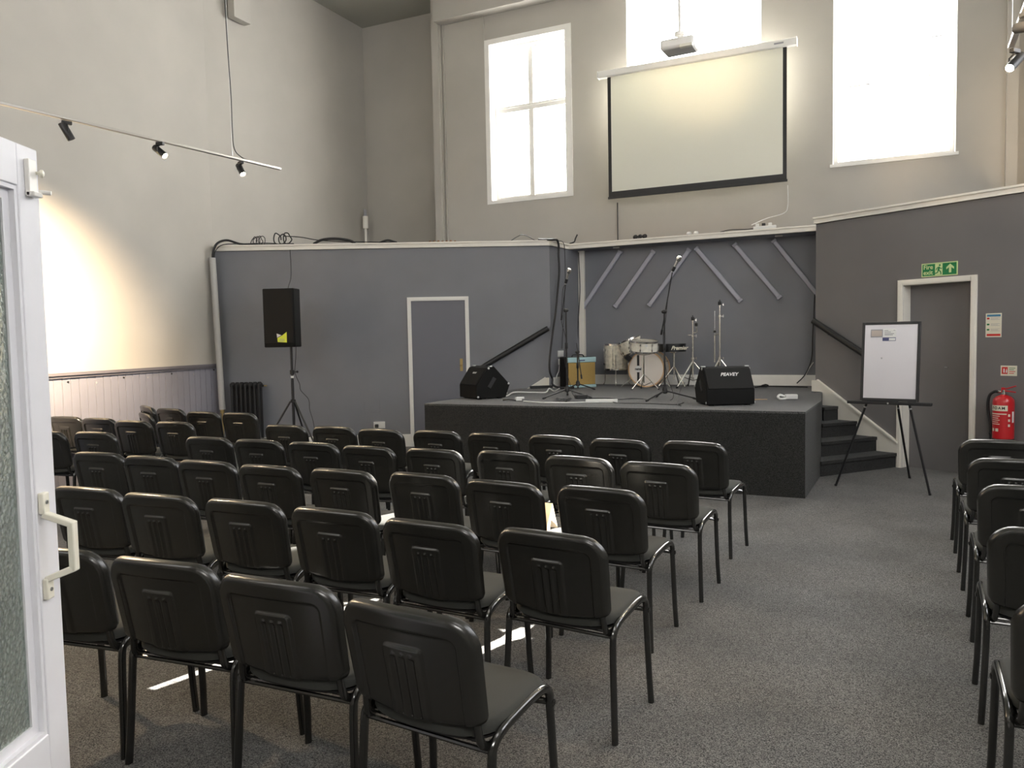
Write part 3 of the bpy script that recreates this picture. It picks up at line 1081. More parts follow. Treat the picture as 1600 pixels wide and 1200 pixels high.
for r_, lst in rows.items():
    PP = [onz(u, v, 0.816) for u, v in lst]
    for it in range(60 if r_ != 'F' else 0):                        # neighbours never share the same floor
        for i in range(len(PP) - 1):
            d = PP[i + 1] - PP[i]
            if d.length < 0.53:
                q = d.normalized() * (0.53 - d.length) / 2
                PP[i], PP[i + 1] = PP[i] - q, PP[i + 1] + q
    for i, (u, v) in enumerate(lst):
        P = PP[i]
        va = math.degrees(math.atan2(P.x, P.y))
        h = turn.get((r_, i), 31 + 0.42 * min(va, 0) - (0.12 * va if va > 0 else 0))
        f_ = V(math.sin(R(h)), math.cos(R(h)), 0)
        c = V(P.x, P.y, 0) + f_ * 0.272
        lab = special.get((r_, i), 'black padded stacking chair, %s from the aisle in the %s' % (ordn[i], rowname[r_]))
        if r_ == 'F' and i < 3:
            lab = 'black padded stacking chair, %s from the right in the %s' % (ordn[i], rowname[r_])
        g = 'stacking chairs in rows left of the aisle'
        if proto is None:
            proto = make_chair(lab, g)
            proto.location = c
            proto.rotation_euler = (0, 0, -R(h))
        else:
            dup(proto, c, -R(h), lab, g)
        if (r_, i) == ('A', 0):
            chairA = (c, h)
c = V(-3.87, 8.62, 0)
dup(proto, c, -R(50), 'lower black chair of the sideways stacked pair by the boarding', 'stacking chairs in rows left of the aisle')
dup(proto, c + V(.012, .012, .078), -R(50), 'upper black chair of the sideways stacked pair by the boarding', 'stacking chairs in rows left of the aisle')
# chairs right of the aisle: placed from their aisle-side rear foot
for i, (fx, fy, h) in enumerate([(1.40, 2.15, 27), (1.821, 2.939, 28), (2.263, 3.732, 28), (2.66, 4.49, 27), (3.056, 5.255, 27)]):
    rr_, ff_ = V(math.cos(R(h)), -math.sin(R(h)), 0), V(math.sin(R(h)), math.cos(R(h)), 0)
    c = V(fx, fy, 0) + rr_ * 0.246 + ff_ * 0.192
    dup(proto, c, -R(h), 'black padded stacking chair right of the aisle, %s one from the camera' % ordn[i], 'stacking chairs right of the aisle')
# leaflet added to stand in for an unidentified sunlit glare on a seat
M_thin = bpy.data.materials.new('thin translucent paper')
M_thin.use_nodes = True
nt_ = M_thin.node_tree
nt_.nodes['Principled BSDF'].inputs['Base Color'].default_value = (0.85, 0.82, 0.76, 1)
nt_.nodes['Principled BSDF'].inputs['Roughness'].default_value = 0.8
tl_ = nt_.nodes.new('ShaderNodeBsdfTranslucent')
tl_.inputs['Color'].default_value = (0.95, 0.85, 0.7, 1)
mx_ = nt_.nodes.new('ShaderNodeMixShader')
mx_.inputs['Fac'].default_value = 0.45
nt_.links.new(nt_.nodes['Principled BSDF'].outputs[0], mx_.inputs[1])
nt_.links.new(tl_.outputs[0], mx_.inputs[2])
nt_.links.new(mx_.outputs[0], nt_.nodes['Material Output'].inputs['Surface'])
p = onz(850, 822, 0.486)
a_, b_ = p + V(-.06, .02, 0), p + V(.075, -.045, 0)
up_ = V(-.03, -.05, .150)
mb = MB().prism([a_, b_, b_ + up_, a_ + up_], V(.0004, .0009, 0))
mb.prism([a_ + up_, b_ + up_, b_ + up_ * .0 + V(-.05, -.09, 0), a_ + V(-.05, -.09, 0)], V(.0004, .0009, 0))
tag(mb.build('glare_leaflet', M_thin, base='auto', smooth=False), 'added folded leaflet standing in for the sunlit glare on a seat of the third row', 'leaflet')
# paper on the seat
p = onz(744, 1026, 0.487)
tag(MB().prism([p + V(-.05, -.03, 0), p + V(.012, -.03, 0), p + V(.006, .0, 0), p + V(.014, .012, 0), p + V(.0, .035, 0), p + V(-.05, .04, 0)], (0, 0, .003)).build('paper_slip', M_paper, base='auto'),
    'torn white paper slip lying on the nearest chair seat', 'paper')
#PART2
# ------------------------------------------------------------------ entrance door leaf, open at the left
DX = -1.146


def D(y, z, x=0.0):
    return V(DX + x, y, z)


dl = thing('entrance_door', 'pale lilac white glazed door standing open at the left edge', 'door', (DX, 1.0, 0))
b_ = V(DX, 1.0, 0)
y0, y1, zt = 1.02, 1.902, 2.03
st, tr_, br = 0.080, 0.100, 0.63
mb = MB()
for (ya, yb, za, zb) in ((y1 - st, y1, 0.01, zt), (y0, y0 + st, 0.01, zt), (y0 + st, y1 - st, zt - tr_, zt), (y0 + st, y1 - st, 0.01, br - 0.02)):
    mb.box(D((ya + yb) / 2, (za + zb) / 2, -0.02), 0.04, yb - ya, zb - za)
mb.build('door_leaf', M_doorw, dl, base=b_, bevel=0.003)
mb = MB()
gy0, gy1, gz0, gz1 = y0 + st, y1 - st, br - 0.02, zt - tr_
for k, (w, x) in enumerate(((0.010, -0.004), (0.034, -0.018))):
    for (ya, yb, za, zb) in ((gy1 - w, gy1, gz0, gz1), (gy0, gy0 + w, gz0, gz1), (gy0 + w, gy1 - w, gz1 - w, gz1), (gy0 + w, gy1 - w, gz0, gz0 + w)):
        mb.box(D((ya + yb) / 2, (za + zb) / 2, x - 0.01), 0.02, yb - ya, zb - za)
mb.build('glazing_bead', M_doorw, dl, base=b_, smooth=False)
MB().box(D((gy0 + gy1) / 2, (gz0 + gz1) / 2, -0.026), 0.006, gy1 - gy0 - 0.05, gz1 - gz0 - 0.05).build('glass_pane', M_glass, dl, base=b_, smooth=False)
hb = MB()
hz0, hz1, hy = 0.945, 1.195, 1.840
pts = [D(hy, hz1 - 0.015, 0.006), D(hy, hz1 - 0.05, 0.012), D(hy + .012, hz1 - 0.075, 0.066), D(hy + .012, hz0 + 0.065, 0.066), D(hy, hz0 + 0.045, 0.012), D(hy, hz0 + 0.015, 0.006)]
for p, q in zip(pts[1:-2], pts[2:-1]):
    dd = q - p
    hb.box((p + q) / 2, dd.length + 0.012, 0.022, 0.016, ux=dd.normalized(), uy=V(0, 1, 0), uz=dd.normalized().cross(V(0, 1, 0)))
for z in (hz1 - 0.02, hz0 + 0.02):
    hb.box(D(hy, z, 0.007), 0.014, 0.026, 0.052)
hh = hb.build('pull_handle', M_ivory, dl, base=b_, bevel=0.003)
sc = MB()
for z in (hz1 - 0.018, hz0 + 0.018):
    sc.lathe(D(hy, z, 0.014), V(1, 0, 0), [(0.005, 0), (0.005, .002)], 10)
sc.build('screw', M_steel, hh, base=b_)
sb2 = MB()
q = onp(44, 250, (DX, 1.9, 0), 0)
q2 = onp(48, 308, (DX, 1.9, 0), 0)
sb2.box(D(q.y - 0.004, (q.z + q2.z) / 2, 0.006), 0.012, 0.030, q.z - q2.z)
sb2.box(D(q.y - 0.002, q2.z + 0.005, 0.012), 0.020, 0.034, 0.012)
bo = sb2.build('door_bolt', M_white, dl, base=b_, bevel=0.002)
kn = MB().tube([D(q.y + 0.014, q2.z + 0.014, 0.014), D(q.y + 0.022, q2.z + 0.012, 0.038)], 0.0055, 10)
kn.build('bolt_knob', M_white, bo, base=b_)
MB().tube([D(q.y + 0.010, q.z - 0.028, 0.008), D(q.y + 0.012, q.z - 0.03, 0.018)], 0.004, 8).lathe(D(q.y + 0.012, q.z - 0.030, 0.016), V(1, .5, 0), [(.006, 0), (.0095, .004), (.0095, .009), (.004, .012)], 12).build('bolt_knob', M_ivory, bo, base=b_)

# ------------------------------------------------------------------ track lights
def track(p0, p1, wires, label):
    t = thing('track_rail', label, 'light track', p0)
    d = (p1 - p0).normalized()
    s_ = d.cross(Z)
    MB().box((p0 + p1) / 2, (p1 - p0).length, 0.034, 0.022, ux=d, uy=s_).build('track', M_alu, t, base=p0, bevel=0.003)
    for k, q in enumerate(wires):
        MB().tube([q + Z * 0.01, q + Z * 0.06], 0.006, 8).tube([q + Z * 0.06, V(q.x, q.y, CEIL)], 0.0022, 6).build('suspension_wire', M_steel, t, base=p0)
    return t


TL1, TL0 = onz(438, 264, 3.3), onz(0, 161, 3.3)
td = (TL1 - TL0).normalized()
TLs = TL0 - td * 1.6
track(TLs, TL1, [onz(363, 245, 3.3), TL0 - td * 1.0], 'silver light track hanging by the left wall')
q = onz(363, 245, 3.3)
tag(MB().tube(spline([aty(350, -20, q.y - .05), aty(356, 80, q.y - .02), aty(361, 150, q.y), aty(363, 200, q.y), aty(366, 232, q.y) , onz(378, 246, 3.33), onz(392, 252, 3.31)], 8), 0.005, 8).build('supply_flex', M_blk, base='auto'),
    'dark supply flex running down to the left light track', 'cable')


def spot_head(q, aim, power, label, lens, group, col=(1.0, 0.76, 0.48), size=46, length=0.115, r=0.029, blend=1.0):
    """q: point under the rail; aim: unit vector of the beam"""
    aim = Vector(aim).normalized()
    t = thing('track_spotlight', label, 'spotlight', q, 0, group)
    MB().box(q - Z * 0.014, 0.07, 0.03, 0.026, ux=V(aim.x, aim.y, 0).normalized() if abs(aim.z) < .99 else V(1, 0, 0)).build('adapter', M_blk, t, base=q, bevel=0.003)
    c = q - Z * 0.085
    side = aim.cross(Z).normalized()
    MB().tube([q - Z * 0.025, q - Z * 0.05 + side * (r + .006), c + side * (r + .006)], 0.005, 8).build('bracket', M_blk, t, base=q)
    MB().lathe(c - aim * length * 0.55, aim, [(0.0, 0), (r * .92, 0.0), (r, 0.004), (r, length), (r * .9, length), (r * .86, length - 0.012), (0.0, length - 0.012)], 28, cap=False).build('lamp_body', M_blk, t, base=q)
    MB().lathe(c + aim * (length * 0.45 - 0.011), aim, [(0.0, 0), (r * .84, 0), (r * .6, .004), (0, .005)], 24, cap=False).build('lamp_lens', lens, t, base=q)
    if power:
        ld = bpy.data.lights.new('spot_beam', 'SPOT')
        ld.energy = power
        ld.color = col
        ld.spot_size = R(size)
        ld.spot_blend = blend
        ld.shadow_soft_size = 0.03
        lo = bpy.data.objects.new('spot_beam', ld)
        COL.objects.link(lo)
        lo.parent = t
        lo.matrix_local = Matrix.Translation(c - q + aim * (length * 0.45 + 0.012)) @ aim.to_track_quat('-Z', 'Y').to_matrix().to_4x4()
    return t


G1 = 'spotlights on the left light track'
for i, (u, v, aim_, pw, lens) in enumerate(((104, 189, V(.35, .30, -.88), SPOT_L * 0.6, M_lampoff), (250, 222, V(.74, -.22, -.62), SPOT_L * 0.5, M_lamp), (376, 252, V(.45, -.45, -.76), SPOT_L * 0.5, M_lamp))):
    q = onz(u, v, 3.285)
    spot_head(q, aim_, pw, 'small black spotlight on the left track, %s from the left' % ordn[i], lens, G1, length=.135)
for k, (dd, tgt, pw) in enumerate(((0.25, V(-5.15, 7.5, 2.25), SPOT_L * 20), (0.8, V(-1.5, 3.2, 0.0), SPOT_L * 1.7), (1.3, V(-5.4, 6.7, 2.4), SPOT_L * 3))):
    q = TL0 - td * dd - Z * 0.012
    spot_head(q, tgt - q, pw, 'black spotlight near the near end of the left track, %s of three' % ordn[k], M_lamp, 'spotlights at the near end of the left track', size=(56, 60, 50)[k])
TR0, TR1 = onz(1580, 72, 3.3), onz(1596, 30, 3.3)
tr = (TR1 - TR0).normalized()
TRe = TR0 + tr * 3.0
track(TR0, TRe, [TR0 + tr * 0.03, TR0 + tr * 1.6], 'silver light track hanging at the right edge')
G2 = 'spotlights on the right light track'
q = onz(1586, 76, 3.285)
spot_head(q, V(-.62, -.30, -.55), SPOT_R * .35, 'black spotlight at the end of the right track', M_lamp, G2, size=50, length=.15)
q = TR0 + tr * 0.62 - Z * 0.012
spot_head(q, onp(1096, 112, PB + NB * .37, AB) - q, SPOT_R * 1.0, 'black spotlight second along the right track', M_lamp, G2, size=15, length=.15)
q = TR0 + tr * 1.3 - Z * 0.012
spot_head(q, onp(1540, 205, PB, AB) - q, SPOT_R * 1.3, 'black spotlight third along the right track', M_lamp, G2, size=26)

# ------------------------------------------------------------------ screen and projector
OS = PB + NB * 0.37


def scr(u, v):
    return onp(u, v, OS, AB)


c0, c1 = scr(935, 117), scr(1245, 66)
zt_ = (c0.z + c1.z) / 2
t = thing('projection_screen', 'pull-down projection screen with black border on the end wall', 'screen', V(c0.x, c0.y, 3.6))
base = V(c0.x, c0.y, 3.6)
a, b = V(c0.x, c0.y, 0), V(c1.x, c1.y, 0)
MB().slab(a, b, zt_ - 0.05, zt_ + 0.045, NB, -0.05, 0.05).build('screen_case', M_white, t, base=base, bevel=0.012)
f0, f1 = scr(949, 120), scr(1229.5, 74)
a2, b2 = V(f0.x, f0.y, 0), V(f1.x, f1.y, 0)
zb_ = scr(1229, 280).z
MB().slab(a2 + UB * .05, b2 - UB * .05, zb_ + 0.075, zt_ - 0.03, NB, -0.0012, 0.0).build('screen_fabric', M_screen, t, base=base, smooth=False)
mb = MB()
mb.slab(a2, a2 + UB * .05, zb_, zt_ - 0.03, NB, -0.0012, 0.0012)
mb.slab(b2 - UB * .05, b2, zb_, zt_ - 0.03, NB, -0.0012, 0.0012)
mb.slab(a2 + UB * .05, b2 - UB * .05, zb_, zb_ + 0.075, NB, -0.0012, 0.0012)
mb.build('screen_border', M_blk, t, base=base, smooth=False)
mb = MB().slab(a2 - UB * .01, b2 + UB * .01, zb_ - 0.03, zb_ + 0.002, NB, -0.012, 0.012)
mb.build('bottom_bar', M_blk, t, base=base, bevel=0.004)
for p in (a, b):
    MB().slab(p - UB * .006, p + UB * .006, zt_ - 0.055, zt_ + 0.05, NB, -0.055, 0.055).build('end_cap', M_plug, t, base=base, bevel=0.006)
mb = MB()
for p in (a + UB * .3, b - UB * .3):
    mb = MB().slab(p, p + UB * .04, zt_ + 0.02, zt_ + 0.05, NB, -0.37, 0.0)
    mb.build('wall_bracket', M_white, t, base=base)
cp_ = scr(1230, 67)
MB().slab(b - UB * .28, b - UB * .16, zt_ - 0.012, zt_ + 0.008, NB, 0.05, 0.0515).build('maker_label', M_grey, t, base=base)
# cables below the screen
ca = [V(a2.x, a2.y, 0) + UB * .02 + Z * (zb_ - .03)]
tag(MB().tube([ca[0] - NB * .35, V(ca[0].x, ca[0].y, RT + .005) - NB * .35], 0.008, 6).build('screen_cable', M_blk, base='auto'), 'thin dark cable hanging below the left end of the screen', 'cable')
cb_ = V(b2.x, b2.y, 0) - UB * .02
tag(MB().tube(spline([cb_ + Z * (zb_ - .02) - NB * .33, cb_ + Z * (3.3) - NB * .33, cb_ + Z * 3.2 - NB * .3 - UB * .05, cb_ + Z * 3.12 - UB * .25 - NB * .1, cb_ + Z * 3.02 - UB * .42 + NB * .1]), 0.006, 6).build('screen_cable', M_plug, base='auto'), 'thin white cable hanging below the right end of the screen', 'cable')

pj = aty(1062, 72, 8.0)
t = thing('ceiling_projector', 'white projector hanging on a pole in front of the middle window', 'projector', pj, R(-28))
mb = MB().box((0, 0, 0), 0.34, 0.26, 0.10)
mb.build('projector_body', M_white, t, bevel=0.025)
MB().box((0, 0, -0.052), 0.30, 0.22, 0.008).build('vent_panel', M_pipe, t, bevel=0.003)
MB().lathe((0.09, 0.125, 0.0), (0, 1, 0), [(0.038, 0), (0.038, .02), (0.030, .022), (0.026, .012)], 24).build('projector_lens', M_blk, t)
MB().box((0.10, -.12, -0.05), 0.13, 0.05, 0.03).build('cable_plug', M_ivory, t, bevel=0.005)
mb = MB().lathe((0, 0, 0.05), Z, [(0.02, 0), (0.02, .05), (0.05, .055), (0.05, .085), (0.02, .09)], 20)
mb.tube([V(0, 0, .12), V(0, 0, CEIL - pj.z)], 0.014, 12)
mb.build('mount_pole', M_white, t)

# ------------------------------------------------------------------ things on the ledge
def cable(name, pts, r, m, label, n=8, group=None):
    return tag(MB().tube(spline(pts, n), r, 7).build(name, m, base='auto'), label, 'cable', group)


zA = RT + 0.012


def onA(u, v, off=0.0):
    """point of the plane of the left partition, off metres in front"""
    return onp(u, v, A1 + NA * off, AA)


# cables over the left end of the left partition into the grey pipe
PT = aty(333, 403, 10.98)
cable('audio_cable', [PT - Z * .05, PT + V(.0, 0, .06), PT + V(.05, .03, .2), PT + V(.16, .12, .26), PT + V(.32, .2, .215), V(PT.x + .5, 11.3, zA + .01), V(PT.x + .9, 11.36, zA + .01)], 0.017, M_blk,
      'thick black cable arching out of the grey pipe onto the ledge')
cable('audio_cable', [PT - Z * .03 + V(.01, 0, 0), PT + V(.04, .0, .1), PT + V(.14, .05, .19), PT + V(.4, .2, .215), V(PT.x + .7, 11.28, zA + .03), V(PT.x + .95, 11.3, zA)], 0.007, M_blk,
      'thin black cable beside the thick one at the grey pipe')


def coil(c, r, n, th, label, seed, sx_=1.0, tilt=1.1):
    rnd = random.Random(seed)
    pts = []
    for i in range(n * 9):
        a = 2 * PI * i / 9
        rr = r * (0.75 + 0.4 * rnd.random())
        off = (i / (n * 9) - .5) * 2
        pts.append(V(c.x + sx_ * (off * r * 0.9 + math.cos(a) * rr * 0.7), c.y + math.sin(a) * rr * .25 * (1 if rnd.random() > .2 else .4), max(zA + th, c.z + math.sin(a) * rr * 0.85 * tilt)))
    return cable('cable_coil', pts, th, M_blk, label, 5, 'cable coils on the ledge')


p = onA(404, 377, -0.1)
coil(V(p.x, p.y, zA + .05), 0.08, 4, 0.006, 'tangled thin black cable coil on the ledge, left of two', 3)
p = onA(443, 376, -0.1)
coil(V(p.x, p.y, zA + .07), 0.11, 3, 0.009, 'larger black cable coil on the ledge above the loudspeaker', 8)
p, q, r_ = onA(443, 369, -.1), onA(505, 376, -.1), onA(575, 379, -.1)
cable('audio_cable', [V(p.x, p.y, p.z), V(p.x + .25, p.y, p.z - .02), q, V(r_.x, r_.y, zA + .02), V(r_.x + .4, r_.y, zA + .01)], 0.007, M_blk, 'black cable trailing right from the coil along the ledge')
p, q = onA(490, 379, -.06), onA(555, 380, -.06)
cable('audio_cable', [V(p.x, p.y, zA), V(p.x + .12, p.y, zA + .055), V((p.x + q.x) / 2, p.y, zA + .07), V(q.x - .1, q.y, zA + .045), V(q.x, q.y, zA)], 0.02, M_blk, 'thick black cable hump on the ledge right of the coils')
p, q = onA(592, 379, -.06), onA(620, 379, -.06)
cable('audio_cable', [V(p.x, p.y, zA), V((p.x + q.x) / 2, p.y, zA + .035), V(q.x, q.y, zA)], 0.016, M_blk, 'short black cable hump on the ledge left of the grey upright')
for i in range(7):
    p = onA(672 + i * 6.5, 378, -.03)
    tag(MB().box(V(p.x, p.y, zA + .004), .03, .03, .018 + .006 * (i % 3)).build('mortar_crumb', M_wood, base='auto', bevel=.004), 'dark crumb on the ledge under the grey upright, %s from the left' % ordn[i], 'debris', 'crumbs on the ledge')
p, q = onA(798, 375, -.08), onA(836, 375, -.08)
cable('audio_cable', [V(p.x, p.y, zA), V(p.x + .1, p.y, zA + .06), V((p.x + q.x) / 2, p.y, zA + .085), V(q.x - .08, q.y, zA + .05), V(q.x, q.y, zA)], 0.006, M_blk, 'thin black cable loop standing up on the ledge')

# thick and thin cables down the return wall


def onR(u, v, off=0.03):
    return onp(u, v, A1 + NRT * off, ang_r)


RW = [(862, 374.5), (870, 375), (873, 384), (873, 400), (874, 425), (871, 460), (868, 490), (863, 525), (859, 560), (859, 580), (863, 592)]
pts = [onR(u, v, 0.07) for u, v in RW]
pts = [A1 + V(-.15, .05, RT + .02)] + [pts[0]] + pts[1:]
e_ = pts[-1]
pts += [V(e_.x + .0, e_.y - .12, SH + .06), V(e_.x + .10, e_.y - .2, SH + .02), V(e_.x + .3, e_.y - .2, SH + .018)]
cable('audio_cable', pts, 0.016, M_blk, 'thick black cable snaking down the return wall onto the stage')
pts = [onR(u, v, 0.065) for u, v in [(872, 376), (880, 379), (882.5, 395), (883, 440), (881, 490), (878, 545)]]
cable('audio_cable', pts, 0.005, M_blk, 'thin dark cable hanging straight down the return wall')
p = onR(892, 379, .0) + V(0, 0, .02)
cable('cable_end', [V(p.x - .02, p.y, zA + .005), V(p.x + .05, p.y, zA + .03), V(p.x + .07, p.y, zA + .08), V(p.x + .1, p.y, zA + .14)], 0.011, M_blk, 'short black cable end sticking up at the ledge corner')
# cable along the post
pp = RET + UB * .02 + NB * .09
cable('audio_cable', [pp + Z * 2.86, pp + Z * 2.3 + UB * .015, pp + Z * 1.8 - UB * .02, pp + Z * 1.2 - UB * .05, pp + Z * .9 - UB * .04], 0.007, M_blk, 'black cable hanging along the white batten')


def onL(u, v, off=0.0):
    return onp(u, v, LJ + NB * (off), AB + 0.5)


# small things on the ledge above the stage
p = onL(1000, 371, -.12)
t = thing('triple_plug', 'three black plugs side by side on the ledge above the stage', 'plug', V(p.x, p.y, zA))
for i in range(3):
    MB().lathe(V(p.x, p.y, zA + .036) + UB * (.07 * (i - 1)), NB * -1 + Z * .3, [(.02, -.03), (.032, -.02), (.032, .02), (.018, .03)], 16).build('plug', M_blk, t, base=V(p.x, p.y, zA))
p = onL(1082, 362, -.12)
t = thing('cable_clip_box', 'small white double plug lying on the ledge above the stage', 'plug', V(p.x, p.y, zA))
for i in range(2):
    MB().lathe(V(p.x, p.y, zA + .025) + UB * (.1 * i - .05), Z, [(.03, -.02), (.038, 0), (.025, .025)], 14).build('plug', M_plug, t, base=V(p.x, p.y, zA))
p = onL(1195, 354, -.1)
t = thing('extension_block', 'white extension block with plugs on the ledge at the right', 'extension lead', V(p.x, p.y, zA))
bb = V(p.x, p.y, zA)
MB().box(bb + Z * .025, 0.30, 0.06, 0.045, ux=UB, uy=NB).build('socket_strip', M_plug, t, base=bb, bevel=0.008)
for i in range(3):
    MB().box(bb + Z * .065 + UB * (i * .085 - .1), 0.045, 0.045, 0.04, ux=UB, uy=NB).build('plug', M_plug if i != 1 else M_blk, t, base=bb, bevel=0.006)
MB().tube(spline([bb + Z * .02 - UB * .15, bb + Z * .02 - UB * .25, bb + Z * .03 - UB * .45, bb + Z * .01 - UB * .6]), 0.006, 6).build('flex', M_blk, t, base=bb)
# white conduit fittings in the far corner
p = aty(572, 380, 14.1)
t = thing('corner_conduit', 'cream conduit with small junction in the far left corner', 'conduit', V(p.x, p.y, RT))
cb = V(p.x, p.y, RT)
z1_ = aty(571, 345, 14.1).z
MB().tube([cb, V(p.x, p.y, z1_ - .12)], .022, 10).build('pipe', M_trim, t, base=cb)
MB().tube([V(p.x, p.y, z1_ - .14), V(p.x, p.y, z1_ + .08)], .05, 12).build('junction', M_trim, t, base=cb)
MB().tube([V(p.x, p.y, z1_ + .08), V(p.x, p.y, z1_ + .2)], .028, 12).build('cap', M_grey, t, base=cb)

# ------------------------------------------------------------------ pipe and radiator by the left wall
p0, p1 = aty(332, 403, 10.98), aty(347.5, 640, 10.98)
t = thing('cable_pipe', 'cream pipe running down beside the left partition', 'pipe', V(p1.x, p1.y, 0))
pb = V(p1.x, p1.y, 0)
MB().tube([V(p0.x, p0.y, p0.z), V(p1.x, p1.y, p1.z)], 0.043, 16).build('pipe', M_pipe, t, base=pb)
MB().tube([V(p1.x, p1.y, p1.z), V(p1.x, p1.y, p1.z - .05)], 0.03, 12).tube([V(p1.x, p1.y, p1.z - .05), V(p1.x, p1.y, 0.0)], 0.014, 10).build('valve', M_brass, t, base=pb)
q0, q1 = aty(359, 600, 10.95), aty(408, 600, 10.95)
t = thing('column_radiator', 'black column radiator below the loudspeaker', 'radiator', V(q0.x, 10.98, 0))
rb_ = V(q0.x, 10.98, 0)
zt2 = aty(380, 597, 10.95).z
nsec = 7
for i in range(nsec):
    x = q0.x + (q1.x - q0.x) * (i + .5) / nsec
    mb = MB()
    for yy in (10.93, 11.03):
        mb.tube([V(x, yy, .13), V(x, yy, zt2 - .04)], 0.019, 10)
    mb.lathe(V(x, 10.98, zt2 - .035), Z, [(0.0, .035), (.02, .033), (.042, .01), (.045, -.02), (.03, -.05)], 12)
    mb.lathe(V(x, 10.98, .12), Z, [(.03, .05), (.042, 0), (.03, -.03)], 12)
    if i in (0, nsec - 1):
        mb.box(V(x, 10.98, .06), .03, .07, .12)
    mb.build('radiator_column', M_rad, t, base=rb_)
mb = MB().tube([V(q0.x, 10.98, zt2 - .06), V(q1.x + .03, 10.98, zt2 - .06)], .016, 8).tube([V(q0.x, 10.98, .15), V(q1.x + .03, 10.98, .15)], .016, 8)
mb.build('header_pipe', M_rad, t, base=rb_)
MB().tube([V(q1.x + .03, 10.98, zt2 - .06), V(q1.x + .07, 10.98, zt2 - .06)], .010, 8).build('air_valve', M_brass, t, base=rb_)

# ------------------------------------------------------------------ loudspeaker on tripod
SY = 10.35
hub = aty(458, 626, SY)
bot = aty(452, 541, SY)
px_, pz_ = (hub.x), hub.z
t = thing('speaker_stand', 'black tripod stand carrying the loudspeaker by the left partition', 'speaker stand', V(px_, SY, 0))
tb = V(px_, SY, 0)
MB().tube([V(px_, SY, .18), V(px_, SY, 1.05)], 0.019, 14).build('lower_pole', M_blk, t, base=tb)
MB().tube([V(px_, SY, 1.0), V(px_, SY, bot.z + .03)], 0.0165, 14).build('upper_pole', M_blk, t, base=tb)
zc = aty(456, 582, SY).z
mb = MB().lathe(V(px_, SY, zc - .03), Z, [(.018, 0), (.03, .005), (.03, .06), (.018, .065)], 16).tube([V(px_, SY, zc), V(px_ + .07, SY - .02, zc + .01)], .007, 8).lathe(V(px_ + .06, SY - .015, zc + .008), V(1, 0, 0), [(.004, 0), (.016, .005), (.014, .025), (.004, .03)], 10)
mb.build('collar', M_blk, t, base=tb)
MB().tube([V(px_, SY, zc - .075), V(px_, SY, zc - .045)], 0.0205, 14).build('white_tape', M_plug, t, base=tb)
hz = hub.z
MB().lathe(V(px_, SY, hz - .03), Z, [(.02, 0), (.036, .006), (.036, .04), (.02, .05)], 16).build('hub', M_blk, t, base=tb)
for k, an in enumerate((R(-158), R(-32), R(82))):
    d = V(math.cos(an), math.sin(an), 0)
    leg = MB().tube([V(px_, SY, hz - .01) + d * .035, V(px_, SY, 0.012) + d * .5], 0.0125, 10).build('leg', M_blk, t, base=tb)
    MB().lathe(V(px_, SY, 0.0) + d * .505, Z, [(.02, 0), (.02, .02), (.012, .03)], 10).build('rubber_foot', M_blk, leg, base=tb)
    MB().tube([V(px_, SY, .22) + d * .015, V(px_, SY, .30) + d * .30], 0.008, 8).build('brace', M_blk, t, base=tb)
c4 = [aty(415, 452, SY - .1), aty(474, 537, SY - .1)]
ccx = (c4[0].x + c4[1].x) / 2 - 0.02
zb0, zt0 = bot.z - .01, c4[0].z
t = thing('loudspeaker', 'black loudspeaker with yellow sticker on the tripod stand', 'loudspeaker', V(ccx, SY - .04, zb0), R(-7))
W_, H_, D_ = 0.43, zt0 - zb0, 0.36
mb = MB().prism([V(-W_ / 2, -D_ / 2, 0), V(W_ / 2, -D_ / 2, 0), V(W_ / 2, 0.02, 0), V(W_ / 2 - .09, D_ / 2, 0), V(-W_ / 2 + .09, D_ / 2, 0), V(-W_ / 2, .02, 0)], (0, 0, H_))
mb.build('cabinet', M_blkf, t, bevel=0.012)
MB().box((0, -D_ / 2 - .006, H_ / 2 + .02), W_ - .03, .014, H_ - .07).build('grille', M_grill, t, bevel=.004)
ys = -D_ / 2 - .0135
MB().prism([V(-.02, ys, .07), V(.105, ys, .06), V(.108, ys, .20), V(.045, ys, .155), V(-.022, ys, .12)], (0, -.001, 0)).build('yellow_sticker', M_yel, t, smooth=False)
MB().prism([V(-.025, ys - .001, .125), V(.035, ys - .001, .158), V(.012, ys - .001, .165), V(-.03, ys - .001, .18)], (0, -.001, 0)).build('white_sticker', M_paper, t, smooth=False)
mb = MB()
for z, w in ((.105, .04), (.09, .05), (.078, .035)):
    mb.box((.04, ys - .0015, z), w * 1.6, .0008, .005)
mb.build('sticker_print', M_grey, t, smooth=False)
spk = V(ccx, SY, zt0)
p_ = onA(452, 378, .06)
cable('speaker_cable', [V(p_.x - .15, 11.3, zA + .015), V(p_.x - .03, 11.22, zA + .01), V(p_.x, 11.13, RB - .02), V(p_.x + .02, 11.08, 2.6), V(p_.x + .06, 10.9, 2.45), V(p_.x + .14, SY + .12, zt0 + .01), V(p_.x + .14, SY + .2, zt0 - .15)], 0.0045, M_blk, 'thin cable from the ledge down to the loudspeaker')
cable('speaker_cable', [V(px_ + .04, SY + .1, bot.z + .05), aty(462, 560, SY + .05), aty(461, 582, SY - .03), aty(468, 600, SY), aty(470, 610, SY), aty(482, 624, SY), aty(484, 640, SY - .02), aty(490, 662, SY - .05), V(px_ + .35, SY - .1, .02)], 0.0045, M_blk, 'thin cable drooping beside the tripod stand to the floor')

